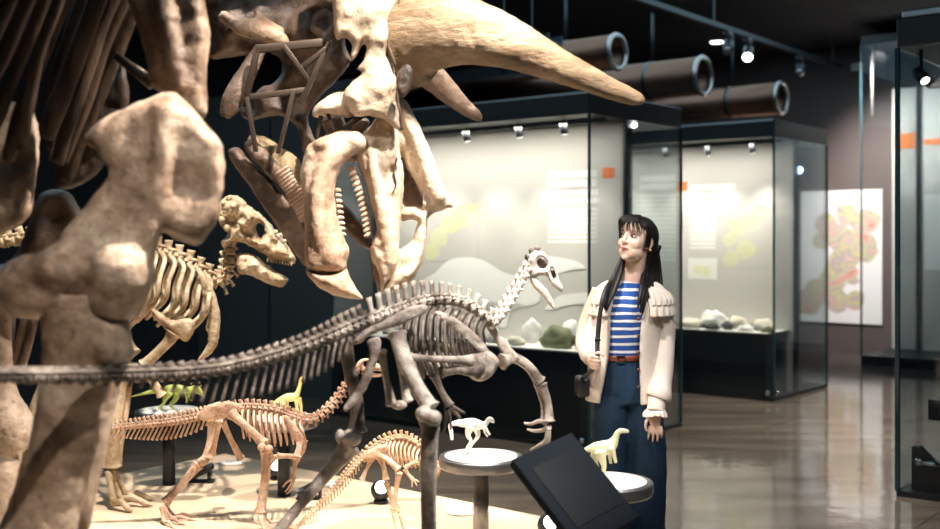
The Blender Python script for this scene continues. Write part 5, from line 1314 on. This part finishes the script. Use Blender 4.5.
def plate(px, py, label, w_=.15):
    Y = (CZ-PH)*F/(py-HY); c = W(px, py, Y); g = ground(c.x, c.y)
    bm = B(); cyl(bm, (0,0,0), (0,0,1), 1, 1, 32)
    for v in bm.verts: v.co = Vector((c.x+v.co.x*w_/2, c.y+v.co.y*w_*.42, g+.006+v.co.z*.006))
    t = empty('label_plate', (c.x, c.y, g), label, 'label', 'oval white label plates on the sand')
    obj('plate', bm, M['white'], t)
    bm = B()
    for k in range(3):
        for q in range(5-k): box(bm, (c.x-.03+.014*q, c.y+.022-.02*k, g+.0095), (.010,.006,.0012))
    tt = obj('printed_lines', bm, simple('grey_print', (.25,.24,.23), .6), t, smooth=False); tt['kind'] = 'stuff'
plate(232, 464, 'white label plate on the sand below the pinkish hip')
plate(329, 485, 'white oval label plate on the sand beside the black box floodlight')
plate(462, 513, 'white oval label plate on the sand left of the grey post')

# ================================================================== tablet kiosk in the foreground
YT = 3.3; px2m = YT/F
c = W(576, 488, YT)
u = Vector((63, 46, 19)).normalized(); v = Vector((63, -55, -74)); v = (v-u*v.dot(u)).normalized(); n_ = u.cross(v)
if n_.y > 0: n_ = -n_
wu, wv = 82*px2m, 113*px2m
g = ground(c.x, c.y+.05)
kt = empty('tablet_kiosk', (c.x, c.y+.05, g), 'black tablet in a thick tilted case on a stand, screen dark, bottom right foreground', 'tablet')
bm = B(); box(bm, c-n_*.018, (wu, wv, .036), (u, v, n_), .006); obj('tablet_case', bm, simple('matt_black_tablet_case', (.008,.012,.017), .8, spec=.12), kt, smooth=False)
bm = B(); box(bm, c+n_*.001-v*.004, (wu*.70, wv*.66, .003), (u, v, n_), 0); obj('screen', bm, simple('dark_screen_glass', (.002,.004,.007), .35, spec=.15), kt, smooth=False)
bm = B(); b0 = c-n_*.04; foot_ = Vector((b0.x, b0.y+.03, g))
sweep(bm, [(*foot_,.022,.022),(*Vector((b0.x,b0.y+.03,b0.z-.10)),.022,.022),(*b0,.022,.022)], 14, n=4); obj('stand_post', bm, M['darksteel'], kt)
bm = B(); cyl(bm, foot_+Vector((0,0,.008)), (0,0,1), .12, .016, 32); obj('stand_foot', bm, M['black'], kt)
# ================================================================== the visitor
YW = 4.90
M['skin'] = simple('skin', (0.80,0.565,0.45), 0.45, vary=.04, vscale=20)
M['skin'].node_tree.nodes['Principled BSDF'].inputs['Subsurface Weight'].default_value = 0.12
M['skin'].node_tree.nodes['Principled BSDF'].inputs['Subsurface Radius'].default_value = (0.02,0.008,0.004)
M['lips'] = simple('lips', (0.60,0.27,0.23), 0.35)
M['hair'] = simple('black_hair', (0.010,0.007,0.007), 0.5, spec=.35)
M['eye_white'] = simple('eye_white', (0.62,0.59,0.57), 0.3)
M['iris'] = simple('dark_iris', (0.015,0.009,0.007), 0.15)
M['cardigan'] = simple('cream_knit', (0.78,0.685,0.60), 0.9, spec=.2, bump=.5, bscale=180, vary=.07, vscale=25)
M['denim'] = simple('dark_blue_denim', (0.014,0.036,0.072), 0.8, spec=.2, bump=.35, bscale=260, vary=.25, vscale=10)
M['belt'] = simple('red_brown_leather', (0.20,0.05,0.03), 0.4)
M['strap'] = simple('black_leather', (0.015,0.015,0.018), 0.4)
M['button'] = simple('brown_button', (0.10,0.045,0.025), 0.35)
def stripe_mat():
    m, nt, p = nodes('blue_white_striped_jersey')
    tc = nt.nodes.new('ShaderNodeTexCoord'); sx = nt.nodes.new('ShaderNodeSeparateXYZ')
    nt.links.new(tc.outputs['Object'], sx.inputs[0])
    nz = nt.nodes.new('ShaderNodeTexNoise'); nz.inputs['Scale'].default_value = 9
    nt.links.new(tc.outputs['Object'], nz.inputs[0])
    a = nt.nodes.new('ShaderNodeMath'); a.operation = 'MULTIPLY_ADD'; a.inputs[1].default_value = 0.012
    nt.links.new(nz.outputs['Fac'], a.inputs[0]); nt.links.new(sx.outputs[2], a.inputs[2])
    b = nt.nodes.new('ShaderNodeMath'); b.operation = 'MULTIPLY'; b.inputs[1].default_value = 1/0.0345
    nt.links.new(a.outputs[0], b.inputs[0])
    f = nt.nodes.new('ShaderNodeMath'); f.operation = 'FRACT'; nt.links.new(b.outputs[0], f.inputs[0])
    r = nt.nodes.new('ShaderNodeValToRGB'); r.color_ramp.interpolation = 'CONSTANT'
    r.color_ramp.elements[0].color = (0.018,0.085,0.34,1); r.color_ramp.elements[1].position = 0.66; r.color_ramp.elements[1].color = (0.85,0.85,0.86,1)
    nt.links.new(f.outputs[0], r.inputs[0]); nt.links.new(r.outputs[0], p.inputs['Base Color']); p.inputs['Roughness'].default_value = .85
    return m
M['stripes'] = stripe_mat()

wx = (628-CX)*YW/F
wm = empty('person', (wx, YW, 0), 'person with long black hair, cream cardigan, striped top and jeans, gazing up', 'person')
def q(px, py, dy=0.0): return W(px, py, YW+dy)
def sw(bm, rows, seg=14, n=4, wob=0.0, ref=Vector((0,1,0))):
    """(px, py, dy, r_side m, r_depth m)"""
    out = []
    for r in rows:
        p = q(*r[:3]); out.append((p.x, p.y, p.z, r[3], r[4] if len(r) > 4 else r[3]))
    sweep(bm, out, seg=seg, n=n, wob=wob, ref=ref)

# ---------- head
HC = q(636.5, 240.8, -0.01)
HR = Matrix.Rotation(math.radians(-42), 3, 'Z') @ Matrix.Rotation(math.radians(-11), 3, 'X') @ Matrix.Rotation(math.radians(3), 3, 'Y')
def H(x, y, z): return HC + HR @ Vector((x, y, z))
bm = B()
def he(c, r, seg=20): ell(bm, H(*c), r, seg, HR)
he((0,0.016,0.024), (0.069,0.087,0.080), 28); he((0,-0.026,-0.018), (0.0545,0.062,0.080), 28); he((0,-0.044,-0.060), (0.040,0.042,0.042), 24)
he((0,-0.070,-0.088), (0.018,0.016,0.014), 14); he((0,-0.046,0.040), (0.054,0.038,0.046), 24)
for s in (-1, 1):
    he((s*0.029,-0.050,-0.022), (0.027,0.030,0.032), 18); he((s*0.029,-0.028,-0.058), (0.026,0.044,0.032), 18)
    he((s*0.068,0.020,-0.006), (0.006,0.014,0.022), 12); he((s*0.065,0.017,-0.024), (0.005,0.008,0.010), 10)
def hs(rows, seg=10, n=3):
    sweep(bm, [(*H(*r[:3]), r[3], r[4]) for r in rows], seg=seg, n=n, ref=HR @ Vector((1,0,0)))
hs([(0,-0.084,0.022,.006,.008),(0,-0.092,0.004,.007,.009),(0,-0.099,-0.014,.007,.009),(0,-0.097,-0.026,.006,.010),(0,-.086,-.031,.005,.009)])
he((0,-0.101,-0.019), (0.008,0.007,0.007), 10)
for s in (-1,1): he((s*.009,-.092,-.024), (.006,.008,.006), 10)
he((0,-0.078,-0.052), (0.022,0.013,0.014), 14)
# neck, trunk, limbs
sweep(bm, [(*H(0,0.02,-0.02),.048,.05),(*q(634,266,.015),.047,.048),(*q(632,278,.02),.052,.05),(*q(630,290,.03),.075,.06),(*q(628,300,.03),.12,.08),(*q(625,325,.02),.125,.09),(*q(621,356,.02),.105,.08),(*q(622,385,.03),.13,.095),(*q(624,402,.03),.12,.09)], 20, n=4)
for sx, P in ((1, [(655,292,.03,.038),(668,330,.035,.034),(664,362,-.01,.030),(658,398,-.11,.022),(656,412,-.143,.020)]),
              (-1, [(600,290,.02,.038),(587,320,.03,.034),(582,344,-.02,.030),(588,355,-.11,.024),(594,360,-.165,.021)])):
    sw(bm, [(a, b, c, r) for a, b, c, r in P], 12)
for P in ([(613,398,.03,.082),(612,470,.02,.055),(613,540,.06,.042),(613,558,.09,.035)], [(638,398,.03,.082),(644,470,.02,.055),(646,540,.06,.042),(647,558,.09,.035)]):
    sw(bm, [(a, b, c, r) for a, b, c, r in P], 12)
for px_ in (613, 647):
    c = q(px_, 560, .09); sweep(bm, [(c.x,c.y+.03,.06,.03,.03),(c.x-.01,c.y-.06,.05,.035,.028),(c.x-.03,c.y-.15,.035,.03,.018)], 10, n=3, ref=Vector((0,0,1)))
def finger(P, r):
    sweep(bm, [(*p, r*(1-.12*i), r*(1-.12*i)) for i, p in enumerate(P)], 9, n=3)
# hanging hand, seen from its back: fingers point down, slightly curled
c = q(655.3, 419.5, -.155)
ell(bm, c+Vector((0,0,.004)), (.030,.014,.040), 16)
for k, (ox, L) in enumerate(((-.024,.062),(-.008,.074),(.009,.070),(.024,.055))):
    p = c+Vector((ox,0,-.028)); finger([p, p+Vector((ox*.15,-.004,-L*.42)), p+Vector((ox*.22,.002,-L*.75)), p+Vector((ox*.2,.014,-L))], .0078)
p = c+Vector((-.022,-.006,.014)); finger([p, p+Vector((-.020,-.012,-.018)), p+Vector((-.024,-.016,-.044)), p+Vector((-.018,-.016,-.062))], .0088)
# hand closed on the strap
g = q(596.5, 361.5, -.19)
ell(bm, g+Vector((-.010,.014,.0)), (.028,.020,.034), 16)
for k in range(4):
    z = .024-.0165*k; L = (.9,1.0,.96,.82)[k]
    p = g+Vector((-.024,-.004,z)); finger([p, p+Vector((.012,-.022*L,-.002)), p+Vector((.034*L,-.020*L,-.005)), p+Vector((.040*L,-.002,-.008))], .0080)
p = g+Vector((-.004,.004,.028)); finger([p, p+Vector((.012,-.014,.012)), p+Vector((.026,-.022,.006)), p+Vector((.036,-.022,-.006))], .0088)
body = obj('body', bm, M['skin'], wm, remesh=0.0038, relax=4)
# eye hollows
me = body.data; o0 = body.location
for v in me.vertices:
    w_ = v.co + o0; d = HR.transposed() @ (w_-HC)
    if d.length < .16 and d.y < -.03:
        k = 0
        for s in (-1,1): k += math.exp(-(((d.x-s*.030)/.016)**2+((d.z-.008)/.011)**2))
        v.co += HR @ Vector((0, .0085*k, 0))
for s in (-1, 1):
    bm = B(); ell(bm, H(s*.0300,-.0665,.0075), (.0130,.0130,.0070), 16, HR); eye = obj('eye', bm, M['eye_white'], body)
    bm = B(); ell(bm, H(s*.0300-.0035,-.0765,.0085), (.0068,.0045,.0062), 12, HR); obj('iris', bm, M['iris'], eye)
    bm = B(); hs([(s*.0145-0,-.0785,.0085,.0008,.0012),(s*.024,-.0822,.0155,.0014,.0018),(s*.034,-.0795,.0150,.0015,.002),(s*.0455,-.067,.0085,.0008,.0013)]); obj('eyelash', bm, M['hair'], body)
    bm = B(); hs([(s*.015,-.0862,.027,.0012,.0022),(s*.028,-.0845,.0315,.0015,.0026),(s*.046,-.0705,.029,.0008,.0012)]); obj('eyebrow', bm, M['hair'], body)
bm = B()
hs([(-.021,-.0835,-.0515,.001,.001),(-.010,-.0945,-.0475,.0032,.0035),(0,-.0965,-.0490,.003,.0036),(.010,-.0945,-.0475,.0032,.0035),(.021,-.0835,-.0515,.001,.001)])
hs([(-.019,-.084,-.0535,.001,.001),(0,-.0945,-.0575,.0042,.0045),(.019,-.084,-.0535,.001,.001)])
obj('lips', bm, M['lips'], body)

# ---------- hair: crown, fringe, locks behind and in front of the shoulders
bm = B(); nu, nv = 40, 22; grid = {}
for i in range(nu):
    for j in range(nv):
        th = 2*PI*i/nu; ph = PI*j/(nv-1)*0.80
        d = Vector((math.sin(ph)*math.sin(th), -math.sin(ph)*math.cos(th), math.cos(ph)))
        r = Vector((.0795*d.x, .022+.100*d.y, .026+.091*d.z))
        front = -d.y
        if front > .62: lim = .058
        elif front > -.1: lim = .012+.046*(front+.1)/.72
        else: lim = -.09
        if r.z < lim: r.z = lim; r.y = r.y if front < .25 else max(r.y, -.083)
        r *= 1+.012*noise.noise(Vector((th*14, ph*1.5, 0)))
        grid[i,j] = bm.verts.new(H(*r))
for i in range(nu):
    for j in range(nv-1):
        i2 = (i+1) % nu
        try: bm.faces.new((grid[i,j], grid[i2,j], grid[i2,j+1], grid[i,j+1]))
        except ValueError: pass
hr = random.Random(3)
for k in range(15):        # fringe
    s = (k-7)/7; x0 = s*.052; jit = hr.uniform(-.004,.004)
    sweep(bm, [(*H(x0*.7,-.050,.106),.007,.003),(*H(x0*.95,-.086,.080),.0065,.0025),(*H(x0*1.1+jit,-.097+.028*s*s,.056),.0048,.0018),(*H(x0*1.18+jit,-.0925+.034*s*s,.032-abs(jit)*1.5-.004*(k%3)),.0012,.0008)], 6, n=3, ref=HR @ Vector((1,0,0)))
for sg in (-1,1):          # wisps in front of the ears
    for k in range(6):
        s = k/5
        sweep(bm, [(*H(sg*.066,-.045+.02*s,.070),.006,.004),(*H(sg*.073,-.036+.03*s,.035),.006,.004),(*H(sg*.0705,-.030+.036*s,.0),.0045,.003),(*H(sg*.066,-.026+.03*s,-.035-.02*(k==0)),.001,.001)], 6, n=3, ref=HR @ Vector((1,0,0)))
for k in range(26):        # locks behind the ear down over the chest, right side of the picture
    s = k/25; a = hr.uniform(-1,1)
    top = H(.070-.045*s,.035+.07*s,.03+.02*a*.5)
    mid = q(646+12*s+a, 268+3*a, .02+.05*s); low = q(642+17*s+1.5*a, 292, -.10+.13*s); end = q(639+18*s+2*a, 312-8*s+5*a, -.125+.15*s)
    sweep(bm, [(*top,.013,.010),(*mid,.013,.009),(*low,.012,.008),(*end,.003,.002)], 7, n=4)
for k in range(18):        # locks on the other side, in front of the strap shoulder
    s = k/17; a = hr.uniform(-1,1)
    top = H(-.068,.03+.03*s,-.01); mid = q(621.5-5*s, 270+2*a, -.02+.03*s); low = q(614-7*s, 292, -.10+.03*s); end = q(606-4*s+2*a, 311-6*s+3*a, -.125+.03*s)
    sweep(bm, [(*top,.011,.009),(*mid,.011,.008),(*low,.010,.007),(*end,.003,.002)], 7, n=4)
for k in range(14):        # the back of the hair, hanging
    s = (k-6.5)/6.5
    top = H(.055*s,.10,.0); sweep(bm, [(*top,.016,.012),(*q(637+13*s,272,.09),.017,.012),(*q(635+16*s,300,.13),.014,.010),(*q(634+15*s,318,.135),.003,.003)], 7, n=3)
obj('hair', bm, M['hair'], wm)
bm = B(); e = H(.074,.012,-.036); ell(bm, e, .006, 10); obj('earring', bm, simple('gold', (.8,.55,.2), .25, 1.0), wm)

# ---------- striped top
bm = B()
sw(bm, [(620.5,359,.015,.104,.085),(621,345,.015,.108,.09),(622.5,325,.01,.118,.10),(625,308,.012,.124,.098),(628,296,.02,.112,.085),(630.5,288,.022,.075,.066),(631.5,283,.02,.058,.056),(632,280.5,.018,.054,.053)], 36, n=4, cap=False) if False else \
sweep(bm, [(*q(a,b,c),r,d) for a,b,c,r,d in [(620.5,359,.015,.104,.085),(621,345,.015,.108,.09),(622.5,325,.01,.118,.10),(625,308,.012,.126,.098),(628,296,.02,.116,.085),(630.5,288,.022,.080,.068),(631.5,283,.02,.062,.060),(632,280,.018,.057,.056)]], 36, n=5, cap=False, wob=.015)
obj('striped_top', bm, M['stripes'], wm)

# ---------- jeans, belt
bm = B()
sw(bm, [(620.5,354,.015,.108,.088),(621,366,.018,.118,.098),(623,385,.02,.135,.110),(625,402,.02,.140,.112)], 24)
sw(bm, [(613,392,.02,.080,.10),(611.5,420,.01,.083,.095),(611,460,.0,.080,.085),(612,510,.01,.083,.085),(613,552,.07,.090,.09)], 20, wob=.03)
sw(bm, [(639,392,.02,.085,.10),(644,420,.01,.090,.098),(647,460,.0,.090,.09),(646,510,.01,.088,.088),(647,552,.07,.094,.092)], 20, wob=.03)
jn = obj('jeans', bm, M['denim'], wm, remesh=.008, relax=2, grain=.003, gscale=9)
bm = B(); bc = q(620.5, 356.5, .015); nn = 48; rr = []
for i in range(nn):
    A = 2*PI*i/nn; rr.append([bm.verts.new(bc+Vector((a_*math.sin(A), -b_*math.cos(A), z-.006*math.sin(A)*0))) for a_, b_, z in ((.112,.092,-.013),(.115,.095,-.010),(.115,.095,.010),(.112,.092,.013))])
for i in range(nn):
    for k in range(3): bm.faces.new((rr[i][k], rr[(i+1)%nn][k], rr[(i+1)%nn][k+1], rr[i][k+1]))
bl = obj('belt', bm, M['belt'], wm)
bm = B(); b0 = bc+Vector((-.012,-.099,0))
for dx, dz, sx_, sz_ in ((0,.013,.036,.005),(0,-.013,.036,.005),(-.016,0,.005,.03),(.016,0,.005,.03)): box(bm, b0+Vector((dx,0,dz)), (sx_,.006,sz_))
obj('buckle', bm, simple('brass_buckle', (.7,.5,.3), .3, 1.0), bl, smooth=False)
for px_ in (613, 647):
    bm = B(); c = q(px_, 560, .09)
    sweep(bm, [(c.x+.01,c.y+.055,.045,.034,.036),(c.x,c.y,.05,.040,.045),(c.x-.01,c.y-.08,.042,.044,.038),(c.x-.03,c.y-.155,.030,.038,.024),(c.x-.035,c.y-.185,.022,.018,.014)], 14, n=4, ref=Vector((0,0,1)))
    for v in bm.verts: v.co.z = max(v.co.z, .002)
    obj('shoe', bm, M['strap'], wm)

# ---------- cardigan: an open shell round the trunk
def shell_part(name, levels, mat, thick=.012, nseg=44, wav=0.0, wfreq=9, parent=None):
    """levels: (py, centre px, dy, rx m, ry m, start deg, end deg); 0 deg faces the viewer, growing to the right of the picture"""
    bm = B(); L = catmull([tuple(l) for l in levels], 4); rows = []
    for (py, pxc, dy, rx, ry, s0, s1) in L:
        c = q(pxc, py, dy); row = []
        for i in range(nseg+1):
            A = math.radians(s0+(s1-s0)*i/nseg)
            f = 1+wav*math.sin(A*wfreq+py*.1)+.02*noise.noise(Vector((A*2.2, py*.05, 1.7)))
            o_ = Vector((rx*f*math.sin(A), -ry*f*math.cos(A), 0)); row.append((c+o_, o_.normalized()))
        rows.append(row)
    out = [[bm.verts.new(p+n*thick/2) for p, n in r] for r in rows]; inn = [[bm.verts.new(p-n*thick/2) for p, n in r] for r in rows]
    nr = len(rows)
    for i in range(nr-1):
        for j in range(nseg):
            bm.faces.new((out[i][j], out[i][j+1], out[i+1][j+1], out[i+1][j])); bm.faces.new((inn[i][j+1], inn[i][j], inn[i+1][j], inn[i+1][j+1]))
        bm.faces.new((out[i][0], out[i+1][0], inn[i+1][0], inn[i][0])); bm.faces.new((out[i+1][nseg], out[i][nseg], inn[i][nseg], inn[i+1][nseg]))
    for j in range(nseg):
        bm.faces.new((out[0][j+1], out[0][j], inn[0][j], inn[0][j+1])); bm.faces.new((out[-1][j], out[-1][j+1], inn[-1][j+1], inn[-1][j]))
    return obj(name, bm, mat, parent or wm)
card = shell_part('cardigan', [(281,632,.03,.072,.065,40,318),(286,631,.035,.110,.085,30,320),(293,629.5,.035,.150,.105,24,322),(302,628,.03,.160,.120,21,324),(325,626,.03,.156,.128,19,326),(352,625,.03,.158,.132,18,325),(380,625,.03,.168,.142,17,318),(392,625,.03,.172,.146,17,314),(400,625,.03,.174,.148,17,312)], M['cardigan'])
def sleeve(rows, name='sleeve'):
    bm = B(); sw(bm, rows, 20, n=5, wob=.05)
    return obj(name, bm, M['cardigan'], wm)
sleeve([(648,288,.03,.044,.05),(659,299,.035,.050,.058),(662.5,328,.035,.049,.058),(663,360,-.01,.050,.056),(660,385,-.07,.052,.056),(659,396,-.105,.056,.058),(658.5,398.5,-.11,.05,.05)])
sleeve([(657.5,396,-.105,.040,.040),(656.5,404,-.125,.041,.041),(655.5,412,-.14,.042,.042)], 'cuff')
sleeve([(612,288,.03,.042,.05),(602,297,.025,.045,.056),(594.5,322,.03,.043,.054),(589,342,-.005,.044,.050),(588.5,353,-.085,.042,.045),(591.5,359,-.145,.035,.037)])
def frill(rows, name, freq=16, amp=.10):
    """a gathered edging: rings whose radius ripples"""
    bm = B(); L = catmull(rows, 3); rings = []; n_ = 60
    for i, (px_, py_, dy, rx, ry, k) in enumerate(L):
        c = q(px_, py_, dy); rings.append([bm.verts.new(c+Vector((rx*(1+k*amp*math.sin(freq*2*PI*j/n_*1.0))*math.cos(2*PI*j/n_), ry*(1+k*amp*math.sin(freq*2*PI*j/n_))*math.sin(2*PI*j/n_), .004*k*math.sin(2*PI*j/n_*3)))) for j in range(n_)])
    for a_, b_ in zip(rings, rings[1:]):
        for j in range(n_): bm.faces.new((a_[j], a_[(j+1)%n_], b_[(j+1)%n_], b_[j]))
    o = obj(name, bm, M['cardigan'], wm); s = o.modifiers.new('t', 'SOLIDIFY'); s.thickness = .004
    return o
frill([(655.8,409.5,-.137,.041,.041,.2),(655.3,412.5,-.142,.047,.047,.8),(655,415.5,-.146,.052,.05,1.2)], 'cuff_frill', 12)
def yoke(levels, name, wfreq):
    return shell_part(name, levels, M['cardigan'], .006, 90, .045, wfreq, card)
yoke([(286,631,.035,.118,.098,27,322),(291,631,.035,.160,.118,24,322),(298,631,.035,.186,.132,23,323),(304,631,.035,.190,.140,23,323)], 'shoulder_frill', 34)
yoke([(298,631,.035,.170,.128,22,324),(306,631,.035,.188,.142,21,325),(315,630.5,.035,.196,.152,21,325)], 'shoulder_frill', 31)
for k, py_ in enumerate((302, 319, 336, 353, 370, 387)):
    bm = B(); c = q(638.5+.3*k*.2, py_, -.098-.012*k*.35); cyl(bm, c, (.25,-1,0), .0075, .006, 14); obj('button', bm, M['button'], card)

# ---------- shoulder bag on its strap (carried, so a thing of its own)
bg = empty('shoulder_bag', q(586, 392, -.02), 'small black shoulder bag on a dark strap over the cream cardigan, held at the hip', 'bag')
bm = B(); P = [q(617,281,-.03), q(609,284,-.085), q(603.5,296,-.135), q(600,315,-.155), q(597.5,340,-.175), q(597,361,-.20), q(591,371,-.17), q(584,377,-.08), q(582,378,.0)]
sweep(bm, [(*p,.0105,.003) for p in P], 8, n=4); obj('strap', bm, M['strap'], bg)
bm = B(); box(bm, q(582,386,.03), (.06,.12,.09), None, .016); obj('bag_body', bm, M['strap'], bg)
bm = B(); c = q(597.7,340,-.182); box(bm, c, (.026,.004,.012), None, .001); obj('strap_slider', bm, M['chrome'], bg, smooth=False)
spot('wall_wash', R(-4.5, 11.6, 3.7), R(-4.2, 13.9, 1.6), 800, 70, 0.9, (1,0.90,0.84), 0.1)
spot('aisle_lamp', R(-2.8, 9.0, 3.8), R(-3.0, 9.2, 0), 900, 75, 0.9, (1,0.88,0.75), 0.1)
spot('aisle_lamp', R(-3.0, 6.0, 3.8), R(-3.0, 6.0, 0), 600, 75, 0.9, (1,0.90,0.78), 0.1)
# added cool fill under the ceiling, lifting the dark tones
for a, b, e in ((-7,3,45), (-1,3,40), (-5,10,70)):
    area('hall_fill', R(a, b, 3.93), R(a, b, 0), e, 4, 4, (0.55,0.82,1.0))
# spotlights over the platform
W1 = (1,0.87,0.74)
spot('platform_lamp', (0.35, 2.6, 3.85), W(385, 130, 3.9), 1000, 34, 0.7, W1, 0.04)
spot('platform_lamp', (-1.5, 1.9, 3.8), W(330, 200, 3.9), 170, 26, 0.7, W1, 0.05)
spot('platform_lamp', (-1.2, 4.2, 3.8), W(180, 470, 5.2), 800, 62, 0.6, W1, 0.04)
spot('platform_lamp', (0.2, 4.6, 3.8), W(400, 500, 4.6), 520, 50, 0.6, W1, 0.04)
spot('platform_lamp', (0.75, 2.75, 3.8), W(150, 250, 2.6), 1300, 34, 0.7, W1, 0.04)
spot('platform_lamp', (-0.2, 0.9, 3.8), W(110, 370, 2.6), 300, 26, 0.7, W1, 0.04)  # added weak frontal fill to brighten the near foreleg
spot('platform_lamp', (1.0, 2.2, 3.8), W(450, 330, 3.6), 1000, 34, 0.7, (1,0.90,0.80), 0.04)
for c, e in ((C1, 300), (C2, 300), (C3, 300), (C4, 300)):  # added narrow spots that whiten the disc tops
    spot('stand_boost', (c.x+(.1 if c is C1 else .5), c.y+(.25 if c is C1 else .6), 3.85), (c.x, c.y, DH), e, 10, 0.6, (1,0.93,0.84), 0.03)
spot('visitor_fill', (-0.6, 2.9, 3.8), W(628, 300, 4.9), 460, 26, 0.8, (1,0.90,0.82), 0.08)  # added spot brightening the visitor from the front left
spot('visitor_fill', (1.9, 2.6, 3.8), W(632, 300, 4.9), 260, 26, 0.8, (1,0.92,0.86), 0.15)  # second added spot on the visitor, from the right
SC.view_settings.exposure = 0.08
